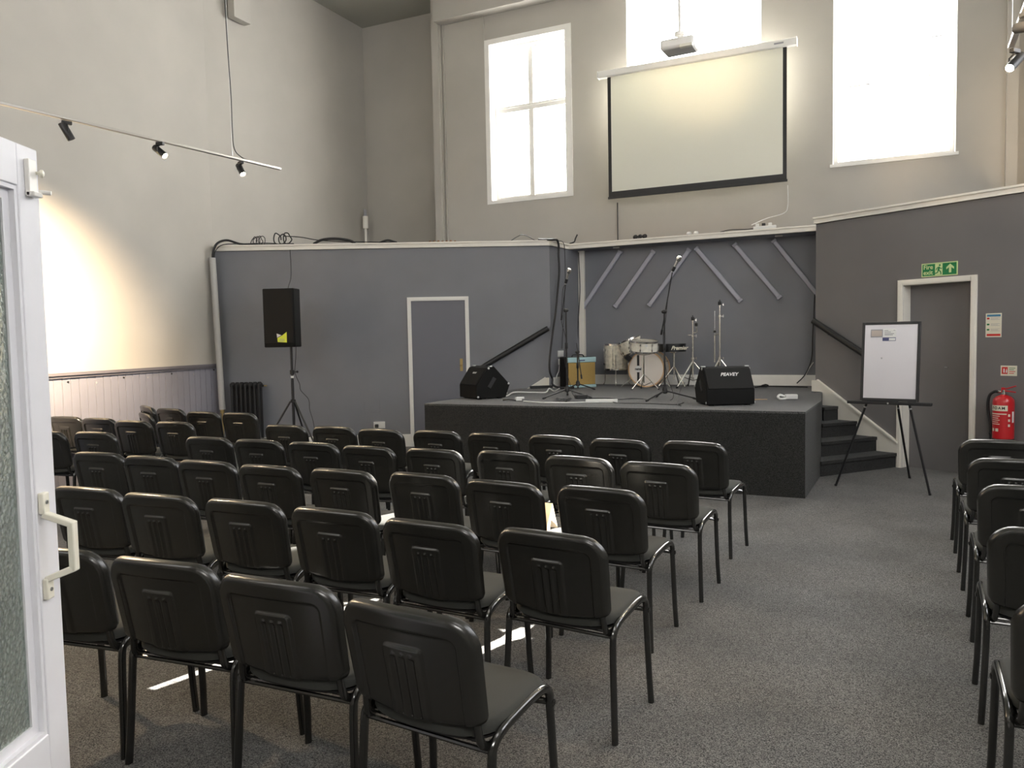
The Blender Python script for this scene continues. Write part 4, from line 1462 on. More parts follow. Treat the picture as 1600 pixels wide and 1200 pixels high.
# ------------------------------------------------------------------ tubes on the recess wall
tubes = [((970, 392), (911, 481)), ((1022, 392), (961, 480)), ((1078, 389), (1014, 478)), ((1087, 387), (1158, 471)), ((1147, 381), (1219, 466)), ((1208, 375), (1285, 470))]
for i, (p, q) in enumerate(tubes):
    P0, P1 = onp(*p, PB + NB * .03, AB), onp(*q, PB + NB * .03, AB)
    d = (P1 - P0).normalized()
    t = thing('light_batten', 'grey diagonal tube light on the recess wall, %s from the left' % ordn[i], 'tube light', P1, 0, 'diagonal tube lights on the recess wall')
    MB().box((P0 + P1) / 2, (P0 - P1).length - .06, 0.062, 0.05, ux=d, uy=NB.cross(d), uz=NB).build('diffuser', M_batten, t, base=P1, bevel=0.012)
    for e0 in (P0 + d * .016, P1 - d * .016):
        MB().box(e0, .035, 0.072, 0.056, ux=d, uy=NB.cross(d), uz=NB).build('end_cap', M_plug if e0 is P0 else M_batten, t, base=P1, bevel=0.006)

for i, (u, v) in enumerate(((963, 385), (1217, 371))):
    p = onp(u, v, PB + NB * .25, AB)
    tag(MB().box(V(p.x, p.y, RB - .012), .1, .03, .022, ux=UB, uy=NB).build('cable_clip', M_pipe, base='auto', bevel=.003), 'small pale clip under the ledge above the %s tube light' % ('first', 'last')[i], 'clip', 'clips under the ledge')

# ------------------------------------------------------------------ floor monitors
def monitor(label, loc, rz, logo_s=0.05):
    t = thing('floor_monitor', label, 'stage monitor', loc, rz)
    w = 0.50
    prof = [(0, 0.012), (0, .165), (.15, .385), (.245, .40), (.46, .17), (.40, .012)]
    MB().prism([V(-w / 2, y, z) for y, z in prof], (w, 0, 0)).build('cabinet', M_blkf, t, bevel=0.008)
    n = V(0, -.22, .15).normalized()
    u = V(0, .15, .22).normalized()
    c = V(0, .075, .275)
    MB().box(c + n * .004, w - .03, 0.25, 0.012, ux=V(1, 0, 0), uy=u, uz=n).build('grille', M_grill, t, bevel=.004)
    text('logo', 'PEAVEY', logo_s, M_paper, t, c + n * .0115 + u * .045 + V(.01, 0, 0), V(1, 0, 0), u, 0.0008, 0.35, bold=.0012)
    for sx_ in (-1, 1):
        MB().box(V(sx_ * (w / 2 + .001), .21, .20), .006, .14, .05, ux=V(1, 0, 0), uy=u, uz=V(1, 0, 0).cross(u)).build('side_handle', M_blk, t, bevel=.002)
        for y, z in ((.17, .375), (.44, .18), (.02, .03)):
            MB().lathe(V(sx_ * (w / 2 + .0), y, z), V(sx_, 0, 0), [(.014, 0), (.014, .004), (.006, .009)], 12).build('corner_protector', M_steel, t)
    for sx_ in (-1, 1):
        MB().box(V(sx_ * (w / 2 - .02), .20, .398), .045, .04, .014).build('corner_plate', M_steel, t, bevel=.005)
        MB().box(V(sx_ * (w / 2 - .06), .06, .006), .05, .05, .013).box(V(sx_ * (w / 2 - .06), .34, .006), .05, .05, .013).build('rubber_foot', M_blk, t)
    return t


p = onz(1142, 634, SH)
m1 = monitor('large black wedge monitor with white logo at the right of the stage', V(p.x, p.y, SH), R(2), 0.054)
p = onz(742, 626, SH)
monitor('black wedge monitor seen from its side at the left of the stage', V(p.x - .10, p.y + .32, SH), R(-62), 0.03)
p = onz(790, 604, SH + .05)
cable('monitor_cable', [aty(u_, v_, 9.5) for u_, v_ in ((775, 602), (781, 592), (786, 594), (791, 606), (792, 615))], 0.006, M_plug, 'small white cable loop behind the left floor monitor')

# ------------------------------------------------------------------ microphone stands
def mic_stand(label, mlabel, c, clamp, head, tail, legs, r=0.32, mic=True, hubz=0.10):
    t = thing('microphone_stand', label, 'microphone stand', c)
    z0 = c.z
    MB().lathe(c + Z * (hubz - .03), Z, [(.014, 0), (.03, .01), (.03, .05), (.016, .08)], 14).build('hub', M_blk, t, base=c)
    MB().tube([c + Z * .07, V(c.x, c.y, clamp.z)], .0105, 10).build('pole', M_blk, t, base=c)
    MB().lathe(V(c.x, c.y, z0 + (clamp.z - z0) * .56), Z, [(.011, 0), (.018, .01), (.018, .07), (.011, .08)], 12).build('pole_clutch', M_blk, t, base=c)
    for a in legs:
        d = V(math.cos(R(a)), math.sin(R(a)), 0)
        lg = MB().tube([c + Z * hubz + d * .02, c + Z * .016 + d * r], .0085, 8).build('leg', M_blk, t, base=c)
        MB().lathe(c + d * (r + .0) + Z * .014, d - Z * .28, [(.013, -.03), (.014, .0), (.010, .014)], 10).build('rubber_foot', M_blk, lg, base=c)
    MB().lathe(V(c.x, c.y, clamp.z) - V(.03, .0, 0), V(1, 0, 0), [(.012, 0), (.022, .012), (.022, .045), (.012, .06)], 14).build('clamp', M_blk, t, base=c)
    if tail is not None:
        MB().tube([tail, head], .0065, 8).build('boom', M_blk if not mic else M_blk, t, base=c)
        MB().tube([tail, tail + (head - tail).normalized() * .06], .012, 8).build('boom_weight', M_blk, t, base=c)
    if mic:
        d = (head - clamp).normalized()
        d2 = (d + V(.28, -.2, .0)).normalized()
        m0 = head + d2 * .0
        mt = thing('microphone', mlabel, 'microphone', m0)
        MB().lathe(m0, d2, [(.010, -.02), (.011, 0), (.0155, .10), (.0175, .125)], 16).build('handle', M_steel, mt, base=m0)
        MB().lathe(m0, d2, [(.018, .122), (.027, .135), (.028, .155), (.022, .178), (.0, .186)], 18, cap=False).build('grille', M_chrome, mt, base=m0)
        MB().lathe(m0, d2, [(.014, -.005), (.018, .0), (.019, .045), (.015, .05)], 14).build('mic_clip', M_blk, t, base=c)
    return t


cR = V(1.75, 8.78, SH)
clR = aty(1037, 487, 8.78)
clR.x = cR.x
hR = aty(1051, 423, 8.70)
tR = aty(1033, 523, 8.83)
mic_stand('tall black boom microphone stand right of the drum kit', 'silver microphone high on the right boom stand', cR, clR, hR, tR, (-137, -15, 95), 0.34)
cable('microphone_cable', [hR + V(0, 0, -.02), aty(1047, 440, 8.7), aty(1043, 470, 8.73), aty(1040, 500, 8.76), V(cR.x - .02, cR.y - .015, 1.5), V(cR.x + .02, cR.y - .02, 1.1), V(cR.x + .06, cR.y - .1, SH + .01), V(cR.x - .3, cR.y + .1, SH + .008), V(cR.x - .8, cR.y + .0, SH + .008)], 0.0035, M_blk,
      'thin cable wound down the right microphone stand')
cL = V(0.67, 9.34, SH)
clL = aty(881, 485, 9.34)
clL.x = cL.x
hL = aty(884, 442, 9.28)
tL = aty(877, 500, 9.36)
mic_stand('black boom microphone stand in front of the amplifier', 'silver microphone on the left boom stand', cL, clL, hL, tL, (-150, -38, 85), 0.34)
cable('microphone_cable', [hL + V(0, 0, -.02), aty(880, 450, 9.25), aty(878, 470, 9.27), aty(877, 500, 9.28), aty(884, 530, 9.3), aty(882, 560, 9.3), V(cL.x + .03, cL.y - .03, 1.0), V(cL.x + .1, cL.y - .15, SH + .01), V(cL.x + .4, cL.y - .2, SH + .008)], 0.0035, M_blk,
      'thin cable wound down the left microphone stand')
c3 = V(0, 0, 0)
c3 = onz(903, 603, SH)
c3 = V(c3.x, 10.75, SH)
c3.x = 10.75 * (onz(903, 603, SH).x / onz(903, 603, SH).y)
cl3 = aty(902, 550, 10.75)
cl3.x = c3.x
mic_stand('short folded black stand in front of the blue amplifier', '', c3, cl3, aty(901, 536, 10.75), aty(909, 592, 10.68), (-140, -25, 85), 0.24, mic=False, hubz=.08)

# ------------------------------------------------------------------ guitar amplifier
pa = onz(888, 604, SH)
yy = 11.1
pa = V(aty(887, 600, yy).x, yy, SH)
t = thing('guitar_amplifier', 'tan and pale blue guitar amplifier with black sides', 'amplifier', pa, R(22))
AW, AH, AD = 0.46, 0.445, 0.25
MB().box((AW / 2, AD / 2 + .01, AH / 2), AW, AD, AH).build('cabinet', M_blkf, t, bevel=.01)
MB().box((AW / 2, -.002, .045 + (AH - .125) / 2), AW - .03, .024, AH - .125).build('grille_cloth', M_tan, t, bevel=.004)
MB().box((AW / 2, -.003, AH - .04), AW, .03, .075).build('control_panel', M_blue, t, bevel=.006)
MB().box((AW / 2, -.003, .022), AW, .03, .04).build('bottom_panel', M_blue, t, bevel=.006)
MB().box((AW / 2, -.02, AH - .048), .09, .004, .016).build('name_badge', M_navy, t, bevel=.001)
MB().tube(spline([V(.13, .12, AH), V(.16, .12, AH + .03), V(.3, .12, AH + .03), V(.33, .12, AH)]), .009, 8).build('carry_handle', M_blk, t)

# ------------------------------------------------------------------ drum kit
def hoop(mb, c, ax, r, w=.012, h=.022):
    mb.lathe(c, ax, [(r - .004, 0), (r + w * .6, 0), (r + w * .6, h), (r - .004, h), (r - .004, 0)], 40, cap=False)


def lugs(mb, c, ax, r, h0, h1, n, s=.012):
    ax = Vector(ax).normalized()
    q = Z if abs(ax.z) < .9 else V(1, 0, 0)
    a = (q - ax * q.dot(ax)).normalized()
    b = ax.cross(a)
    for k in range(n):
        d = a * math.cos(2 * PI * (k + .5) / n) + b * math.sin(2 * PI * (k + .5) / n)
        mb.tube([c + ax * h0 + d * (r + .012), c + ax * h1 + d * (r + .012)], .0035, 6)
        for h in (h0 + (h1 - h0) * .2, h0 + (h1 - h0) * .8):
            mb.box(c + ax * h + d * (r + .008), .018, .03, .018, ux=d, uy=ax, uz=d.cross(ax))


drum_dir = V(-.40, -.915, 0).normalized()      # the way the kit faces
back_dir = -drum_dir
bc = V(aty(1010, 577, 11.0).x, 11.0, SH + .262)
t = thing('bass_drum', 'pearl bass drum with round white head and black stripe', 'drum', V(bc.x, bc.y, SH))
bb = V(bc.x, bc.y, SH)
rB = .25
MB().lathe(bc, back_dir, [(rB, 0), (rB, .36)], 48).build('shell', M_pearl, t, base=bb)
mb = MB()
hoop(mb, bc - back_dir * .025, back_dir, rB, .02, .04)
mb.build('hoop', M_mapl, t, base=bb)
mb = MB()
hoop(mb, bc + back_dir * .345, back_dir, rB, .02, .04)
mb.build('hoop', M_mapl, t, base=bb)
hd = MB().lathe(bc - back_dir * .012, drum_dir, [(rB - .002, 0), (rB - .004, .002)], 48).build('front_head', M_skin, t, base=bb)
hu = V(-drum_dir.y, drum_dir.x, 0) * 1.0      # to the right when seen from the front
hu = Z.cross(drum_dir).normalized()
if hu.x < 0:
    hu = -hu
fc = bc + drum_dir * .0165
so = -.115
MB().box(fc + hu * so + Z * .117, .034, .002, .165, ux=hu, uy=drum_dir).box(fc + hu * so - Z * .118, .034, .002, .165, ux=hu, uy=drum_dir).build('stripe', M_blk, hd, base=bb, smooth=False)
MB().lathe(fc + hu * so, drum_dir, [(.047, 0), (.047, .0015)], 28).build('badge_disc', M_paper, hd, base=bb)
text('head_lettering', 'natal', .050, M_blk, hd, fc + hu * so + drum_dir * .0025 - bb, hu, Z, .0005, bold=.0018)
mb = MB()
lugs(mb, bc, back_dir, rB, .0, .35, 8)
mb.build('tension_lugs', M_chrome, t, base=bb)
for s_ in (-1, 1):
    MB().tube([bc + hu * (rB * .82 * s_) - Z * .12 + back_dir * .06, V(bc.x, bc.y, SH) + hu * (.36 * s_) + drum_dir * .06 + Z * .008], .008, 8).build('spur', M_chrome, t, base=bb)
MB().box(bc + back_dir * .42 - Z * .245, .10, .18, .02, ux=hu, uy=back_dir).tube([bc + back_dir * .38 - Z * .24, bc + back_dir * .38 - Z * .05], .01, 8).build('kick_pedal', M_chrome, t, base=bb)

fc_ = V(aty(963, 580, 11.5).x, 11.5, 0)
zf0 = aty(963, 577, 11.5).z
t = thing('floor_tom', 'pearl floor tom on three legs left of the bass drum', 'drum', V(fc_.x, fc_.y, SH))
bb = V(fc_.x, fc_.y, SH)
rF, hF = .175, .37
c = V(fc_.x, fc_.y, zf0)
MB().lathe(c, Z, [(rF, 0), (rF, hF)], 40).build('shell', M_pearl, t, base=bb)
mb = MB()
hoop(mb, c - Z * .008, Z, rF)
mb.build('hoop', M_chrome, t, base=bb)
mb = MB()
hoop(mb, c + Z * (hF - .012), Z, rF)
mb.build('hoop', M_chrome, t, base=bb)
MB().lathe(c + Z * (hF - .002), Z, [(rF - .003, 0), (rF - .005, .002)], 40).build('drum_head', M_skin, t, base=bb)
mb = MB()
lugs(mb, c, Z, rF, 0.01, hF - .01, 8)
mb.build('tension_lugs', M_chrome, t, base=bb)
for k in range(3):
    a = R(-100 + 120 * k)
    d = V(math.cos(a), math.sin(a), 0)
    MB().tube(spline([c + d * (rF + .02) + Z * .22, c + d * (rF + .02) + Z * .0, V(c.x, c.y, SH + .06) + d * (rF + .03), V(c.x, c.y, SH + .008) + d * (rF + .06)]), .006, 8).build('leg', M_chrome, t, base=bb)

rk = aty(986, 541, 11.25)
ax = V(-.35, -.45, .8).normalized()
ax = V(-.36, .08, .93).normalized()
t = thing('rack_tom', 'pearl rack tom tilted above the bass drum', 'drum', rk)
c = rk - ax * .10
rT = .172
MB().lathe(c, ax, [(rT, 0), (rT, .20)], 40).build('shell', M_pearl, t, base=rk)
mb = MB()
hoop(mb, c - ax * .008, ax, rT)
mb.build('hoop', M_chrome, t, base=rk)
mb = MB()
hoop(mb, c + ax * .188, ax, rT)
mb.build('hoop', M_chrome, t, base=rk)
MB().lathe(c + ax * .198, ax, [(rT - .003, 0), (rT - .005, .002)], 40).build('drum_head', M_skin, t, base=rk)
mb = MB()
lugs(mb, c, ax, rT, .01, .19, 6)
mb.build('tension_lugs', M_chrome, t, base=rk)
MB().tube([c + ax * .05 + V(.12, .08, 0), V(bc.x + .03, bc.y + .12, bc.z + rB - .01), V(bc.x + .03, bc.y + .12, bc.z + rB - .04)], .012, 8).build('mount_arm', M_chrome, t, base=rk)
p = aty(981, 559, 11.1)
tag(MB().box(p, .09, .12, .07, ux=V(.75, 0, -.65).normalized(), uy=V(0, 1, 0), uz=V(.65, 0, .75).normalized()).build('drum_pad', M_blk, base='auto', bevel=.006), 'small tilted black pad between floor tom and bass drum', 'pad')

# snare on its stand in front of the bass drum
sn = V(aty(1005.5, 541, 10.55).x, 10.55, SH)
zs0, zs1 = aty(1009, 549, 10.55).z, aty(1009, 533, 10.55).z
rS = .192
t = thing('snare_stand', 'chrome snare stand in front of the bass drum', 'drum stand', sn)
MB().tube([sn + Z * .09, V(sn.x, sn.y, zs0 - .03)], .011, 10).build('pole', M_chrome, t, base=sn)
for k in range(3):
    a = R(-150 + 120 * k)
    d = V(math.cos(a), math.sin(a), 0)
    lg = MB().tube([sn + Z * .20 + d * .012, sn + Z * .012 + d * .21], .008, 8).tube([sn + Z * .05, sn + Z * .10 + d * .11], .005, 6).build('leg', M_chrome, t, base=sn)
    MB().lathe(sn + d * .21, Z, [(.012, 0), (.012, .02)], 10).build('rubber_foot', M_blk, lg, base=sn)
    MB().tube([V(sn.x, sn.y, zs0 - .05), V(sn.x, sn.y, zs0 - .02) + d * (rS - .01), V(sn.x, sn.y, zs0 + .025) + d * (rS + .022)], .006, 8).build('basket_arm', M_chrome, t, base=sn)
t = thing('snare_drum', 'bright pearl snare drum on the chrome stand', 'drum', V(sn.x, sn.y, zs0))
bb = V(sn.x, sn.y, zs0)
axs = V(.03, -.12, 1).normalized()
MB().lathe(bb, axs, [(rS, 0), (rS, zs1 - zs0)], 40).build('shell', mat('white pearl wrap', (.80, .77, .68), .2, noise=(25, .1, 3), coat=.5), t, base=bb)
mb = MB()
hoop(mb, bb - axs * .008, axs, rS)
mb.build('hoop', M_chrome, t, base=bb)
mb = MB()
hoop(mb, bb + axs * (zs1 - zs0 - .012), axs, rS)
mb.build('hoop', M_chrome, t, base=bb)
MB().lathe(bb + axs * (zs1 - zs0 - .002), axs, [(rS - .003, 0), (rS - .005, .002)], 40).build('drum_head', M_skin, t, base=bb)
mb = MB()
lugs(mb, bb, axs, rS, .01, zs1 - zs0 - .01, 8)
mb.build('tension_lugs', M_chrome, t, base=bb)
MB().lathe(bb + axs * .08 + V(.0, -rS, 0), V(0, -1, 0), [(.018, 0), (.018, .004)], 16).build('badge', M_steel, t, base=bb)

# black drum on its stand right of the snare
y3 = 10.98
k0, k1 = aty(1029, 540, y3), aty(1071, 540, y3)
kc = V((k0.x + k1.x) / 2, y3, aty(1050, 549, y3).z)
rK = (k1.x - k0.x) / 2
t = thing('black_snare', 'black drum with white script lettering behind the microphone stand', 'drum', kc)
hK = .105
MB().lathe(kc, Z, [(rK, 0), (rK, hK)], 40).build('shell', M_blk, t, base=kc)
mb = MB()
hoop(mb, kc - Z * .004, Z, rK, .008, .012)
mb.build('hoop', M_blk, t, base=kc)
mb = MB()
hoop(mb, kc + Z * (hK - .008), Z, rK, .008, .012)
mb.build('hoop', M_blk, t, base=kc)
MB().lathe(kc + Z * hK, Z, [(rK - .003, 0), (rK - .005, .002)], 40).build('drum_head', M_grey, t, base=kc)
text('shell_lettering', 'Premier', .075, M_glow if False else M_label, t, V(.06, -rK - .004, hK * .46), V(1, .18, 0), Z, .0008, .4, bold=.002)
t = thing('drum_stool_stand', 'chrome stand under the black drum', 'drum stand', V(kc.x + .03, kc.y, SH))
sb_ = V(kc.x + .03, kc.y, SH)
MB().tube([sb_ + Z * .1, V(sb_.x, sb_.y, kc.z)], .012, 10).lathe(V(sb_.x, sb_.y, kc.z - .03), Z, [(.02, 0), (.07, .02), (.07, .028)], 16).build('pole', M_chrome, t, base=sb_)
for k in range(3):
    a = R(-60 + 120 * k)
    d = V(math.cos(a), math.sin(a), 0)
    MB().tube([sb_ + Z * .28 + d * .012, sb_ + Z * .012 + d * .22], .010, 8).build('leg', M_chrome, t, base=sb_)


def cymbal_stand(label, u, ybase, parts, hub_v, foot=.30, extra=None, r=.0125, rot=-150):
    b0 = V(aty(u, 590, ybase).x, ybase, SH)
    t = thing('cymbal_stand', label, 'cymbal stand', b0)
    zh = aty(u, hub_v, ybase).z
    mb = MB()
    zlast = SH + .09
    for zz, rr in parts:
        z1 = aty(u, zz, ybase).z
        MB().tube([V(b0.x, b0.y, zlast), V(b0.x, b0.y, z1)], rr, 12).build('pole', M_chrome, t, base=b0)
        MB().lathe(V(b0.x, b0.y, z1 - .02), Z, [(rr, 0), (rr + .01, .004), (rr + .01, .035), (rr, .04)], 12).tube([V(b0.x, b0.y, z1), V(b0.x + .045, b0.y - .01, z1)], .005, 6).tube([V(b0.x + .045, b0.y - .01, z1 - .018), V(b0.x + .045, b0.y - .01, z1 + .018)], .005, 6).build('clamp', M_chrome, t, base=b0)
        zlast = z1
    MB().lathe(V(b0.x, b0.y, zlast - .01), Z, [(.010, 0), (.024, .004), (.024, .05), (.010, .055), (.007, .075)], 14).build('felt', M_blk, t, base=b0)
    for k in range(3):
        a = R(rot + 120 * k)
        d = V(math.cos(a), math.sin(a), 0)
        el = V(b0.x, b0.y, SH + (zh - SH) * .42) + d * foot * .62
        lg = MB().tube([V(b0.x, b0.y, zh) + d * .015, el, V(b0.x, b0.y, SH + .012) + d * foot], .011, 8).build('leg', M_chrome, t, base=b0)
        MB().tube([V(b0.x, b0.y, SH + .10) + d * .01, el + d * -.02], .006, 6).build('brace', M_chrome, t, base=b0)
        MB().lathe(V(b0.x, b0.y, SH) + d * foot, Z, [(.016, 0), (.016, .028)], 10).build('rubber_foot', M_blk, lg, base=b0)
    return t, b0


t, b0 = cymbal_stand('chrome cymbal stand with two black felts, nearer the drums', 1083, 10.75, [(560, .016), (525, .013), (500, .009)], 566, .30)
arm = aty(1088, 510, 10.70)
MB().tube([V(b0.x, b0.y, aty(1083, 520, 10.75).z), V(arm.x + .01, arm.y, aty(1088, 519, 10.7).z), V(arm.x, arm.y, arm.z + .02)], .008, 8).build('side_arm', M_chrome, t, base=b0)
MB().lathe(V(arm.x, arm.y, arm.z), Z, [(.010, 0), (.022, .004), (.022, .045), (.008, .05)], 14).build('felt', M_blk, t, base=b0)
p = aty(1080, 524, 10.72)
MB().lathe(p, V(0, 0, 1), [(.055, 0), (.055, .008)], 20).build('hi_hat_seat', M_chrome, t, base=b0)
t, b0 = cymbal_stand('tall chrome cymbal stand right of the first, with a thin rod', 1125, 10.6, [(560, .016), (494, .014), (476, .010)], 562, .30, rot=-30)
q = aty(1117, 560, 10.58)
MB().tube([V(q.x, q.y, aty(1117, 566, 10.58).z), V(q.x, q.y, aty(1117, 524, 10.58).z)], .010, 8).tube([V(q.x, q.y, aty(1117, 524, 10.58).z), V(q.x, q.y, aty(1116, 486, 10.58).z)], .0035, 6).tube([V(q.x, q.y, aty(1117, 523, 10.58).z), V(b0.x, b0.y, aty(1124, 521, 10.6).z)], .008, 8).build('side_rod', M_chrome, t, base=b0)
MB().lathe(V(q.x, q.y, aty(1117, 520, 10.58).z), Z, [(.008, 0), (.020, .004), (.020, .03), (.008, .035)], 12).build('felt', M_blk, t, base=b0)

# ------------------------------------------------------------------ leads and small things on the stage
zs = SH + .008
p = onz(833, 607, SH)
t = thing('extension_lead', 'black four-way extension lead at the back left of the stage', 'extension lead', V(p.x, p.y, SH))
e0 = V(p.x + .25, p.y, SH)
MB().box(V(p.x + .12, p.y, SH + .02), .34, .06, .04, ux=V(.96, .28, 0)).build('socket_strip', M_blk, t, base=V(p.x, p.y, SH), bevel=.005)
cable('mains_cable', [onz(760, 622, zs), onz(790, 619, zs), onz(803, 613, zs + .02), onz(830, 613, zs), onz(852, 613, zs), onz(858, 607, zs + .03), onz(866, 611, zs), onz(874, 607, zs + .04)], .009, M_plug, 'white mains cable curving over the back left of the stage')
cable('mains_cable', [onR(u_, v_, .05) for u_, v_ in ((874, 571), (873, 580), (870, 588), (871, 597))], .006, M_plug, 'white flex hanging from the lower socket')
p = onz(810, 626, SH)
tag(MB().box(p + Z * .02, .075, .05, .04, ux=V(.9, .3, 0).normalized()).tube([p + V(-.02, .02, .03), p + V(.07, .02, .03)], .014, 8).build('white_adapter', M_plug, base='auto', bevel=.006), 'white plug adapter on the stage edge right of the left monitor', 'adapter')
cable('mains_cable', [onz(818, 627, zs), onz(850, 629, zs), onz(890, 629, zs), onz(915, 628.5, zs), onz(935, 628.5, zs)], .007, M_plug, 'white cable lying along the front edge of the stage')
cable('mains_cable', [onz(786, 625, zs), onz(796, 624, zs + .01), onz(806, 625.5, zs)], .008, M_blk, 'short black lead behind the white adapter')
p = onz(940, 629, SH)
tag(MB().box(p + Z * .018, .36, .075, .035, ux=V(1, -.12, 0).normalized()).build('white_power_strip', M_plug, base='auto', bevel=.006), 'white power strip lying near the front edge of the stage', 'power strip')
p = onz(908, 623, SH)
t = thing('effects_pedal', 'flat black pedal on the stage floor before the left stand', 'pedal', p)
MB().box(p + Z * .025, .14, .10, .045, ux=V(.95, .2, 0).normalized()).build('pedal_body', M_blk, t, base=p, bevel=.006)
pts = [onz(876 + 10 * math.cos(k * 1.9) + k * .6, 625 + 3 * math.sin(k * 2.3), zs + .006 * (k % 3)) for k in range(16)]
cable('audio_cable', pts, .005, M_blk, 'tangle of thin black lead on the stage left of the pedal', 5)
cable('audio_cable', [onz(918, 622, zs), onz(950, 622, zs), onz(968, 624, zs), onz(985, 622.5, zs), onz(1005, 623, zs)], .005, M_blk, 'thin black lead across the stage behind the power strip')
cable('audio_cable', [onz(950, 625, zs), onz(965, 629.5, zs), onz(1000, 630, zs), onz(1030, 631, zs), onz(1058, 632, zs), onz(1068, 629, zs)], .005, M_blk, 'thin black lead running to the right monitor')
p = onz(952, 625, zs)
tag(MB().tube([p + V(-.03, 0, .005), p + V(.04, 0, .005)], .011, 8).build('jack_plug', M_blk, base='auto'), 'small black connector beside the white power strip', 'plug')
cable('audio_cable', [aty(1070, 598, 9.6), aty(1064, 607, 9.2), onz(1060, 622, zs), onz(1058, 631, zs), onz(1064, 634, zs)], .005, M_blk, 'black lead looping down left of the right monitor')
cable('audio_cable', [onz(1180, 605, zs), onz(1190, 603.5, zs), onz(1200, 603, zs + .03), onz(1196, 601, zs + .05), onz(1192, 603.5, zs), onz(1230, 604, zs), onz(1262, 605, zs)], .011, M_blk, 'black cable along the skirting right of the drums')
p = onz(1186, 625, SH)
tag(MB().tube([p + Z * .006 - V(.05, .0, 0), p + Z * .006 + V(.03, 0, 0)], .005, 6).box(p + V(.06, -.0, .006), .06, .012, .006).build('drum_key', M_mapl, base='auto'), 'small pale stick on the stage right of the monitor', 'stick')
p = onz(1232, 624, SH)
mb = MB().box(p + V(.03, 0, .03), .13, .08, .05, ux=V(.98, -.2, 0).normalized()).tube(spline([p + V(-.04, 0, .03), p + V(-.09, .01, .05), p + V(-.12, -.01, .03), p + V(-.1, -.03, .008), p + V(-.04, -.03, .01)]), .014, 8)
tag(mb.build('coiled_adapter', M_plug, base='auto', bevel=.008), 'white power supply with coiled cable at the right front of the stage', 'adapter')
cable('mains_cable', [onp(u_, v_, PB + NB * o_, AB) for u_, v_, o_ in ((1271, 566, .04), (1264, 576, .05), (1259, 586, .06), (1259, 596, .10))], .006, M_plug, 'thin pale flex at the right end of the recess')
pR = PBs(0.80)
cable('audio_cable', [onp(1273, 460, PB + NB * .05, AB), onp(1270, 520, PB + NB * .05, AB), onp(1268, 560, PB + NB * .05, AB), onp(1258, 585, PB + NB * .06, AB), onp(1245, 599, PB + NB * .08, AB)], .008, M_blk, 'black cable hanging at the right end of the recess wall')

# ------------------------------------------------------------------ whiteboard on easel
E1, E2, E3 = onz(1306, 759), onz(1453, 774), onz(1421, 747)
tray_l, tray_r = aty(1335, 626, 7.62), aty(1463, 627, 7.05)
ed = V(.776, -.63, 0)
en = V(-.63, -.776, 0)
ctr = V(3.66, 7.27, 0)
# board corners
q0 = V(3.40, 7.45, 0)
zb_ = aty(1400, 626, q0.y - .1).z
t = thing('easel', 'black tripod easel holding the whiteboard by the fire exit', 'easel', V(ctr.x, ctr.y, 0))
eb = V(ctr.x, ctr.y, 0)
tl = onp(1345, 625, q0, math.degrees(math.atan2(ed.x, ed.y)))
trr = onp(1436, 630, q0, math.degrees(math.atan2(ed.x, ed.y)))
zb_ = (tl.z + trr.z) / 2
apex = (tl + trr) / 2 - en * .17 + Z * .50
lt = onp(1357, 622, q0 - en * .05, math.degrees(math.atan2(ed.x, ed.y)))
rt = onp(1419, 624, q0 - en * .05, math.degrees(math.atan2(ed.x, ed.y)))
for foot, topp, nm in ((E1, lt, 'leg'), (E2, rt, 'leg'), (E3, (tl + trr) / 2 - en * .08 + ed * .05, 'leg')):
    d = (topp - foot).normalized()
    lg = MB().tube([foot + Z * .004, foot + d * ((topp - foot).length)], .011, 10).build('leg', M_blk, t, base=eb)
    MB().tube([topp - d * .10, topp - d * .085], .014, 10).build('leg_collar', M_steel, lg, base=eb)
    MB().lathe(foot, Z, [(.013, 0), (.013, .02)], 10).build('rubber_foot', M_blk, lg, base=eb)
mb = MB().box((tl + trr) / 2 + en * .03 - Z * .012 , 0.74, .05, .03, ux=ed, uy=en).build('ledge', M_blk, t, base=eb, bevel=.006)
MB().lathe((tl + trr) / 2 + en * .056 - Z * .012 - ed * .0, en, [(.008, 0), (.008, .004)], 10).build('ledge_screw', M_steel, t, base=eb)
# the board itself
lean = V(en.x * -.10, en.y * -.10, 1).normalized()
bw = (trr - tl).length
hgt = 0.80
cb0 = (tl + trr) / 2 + en * .02 + Z * .006
ang_e = math.degrees(math.atan2(ed.x, ed.y))
topz = onp(1397, 503, q0 - en * .06, ang_e).z
hgt = (topz - cb0.z) / lean.z
t = thing('whiteboard', 'white board in a black frame standing on the easel', 'whiteboard', cb0)
bn = ed.cross(lean).normalized()
if bn.dot(en) < 0:
    bn = -bn
cc = cb0 + lean * hgt / 2
MB().box(cc, bw - .03, .012, hgt - .03, ux=ed, uy=bn, uz=lean).build('writing_surface', M_board, t, base=cb0, smooth=False)
mb = MB()
for s_ in (-1, 1):
    mb.box(cc + ed * (bw / 2 - .012) * s_, .026, .024, hgt, ux=ed, uy=bn, uz=lean)
    mb.box(cc + lean * (hgt / 2 - .012) * s_, bw - .05, .024, .026, ux=ed, uy=bn, uz=lean)
mb.build('frame', M_blk, t, base=cb0, bevel=.003)


def on_board(u, v, k=.008):
    d = ray(u, v)
    return CAM + d * (bn.dot(cc + bn * k - CAM) / bn.dot(d))


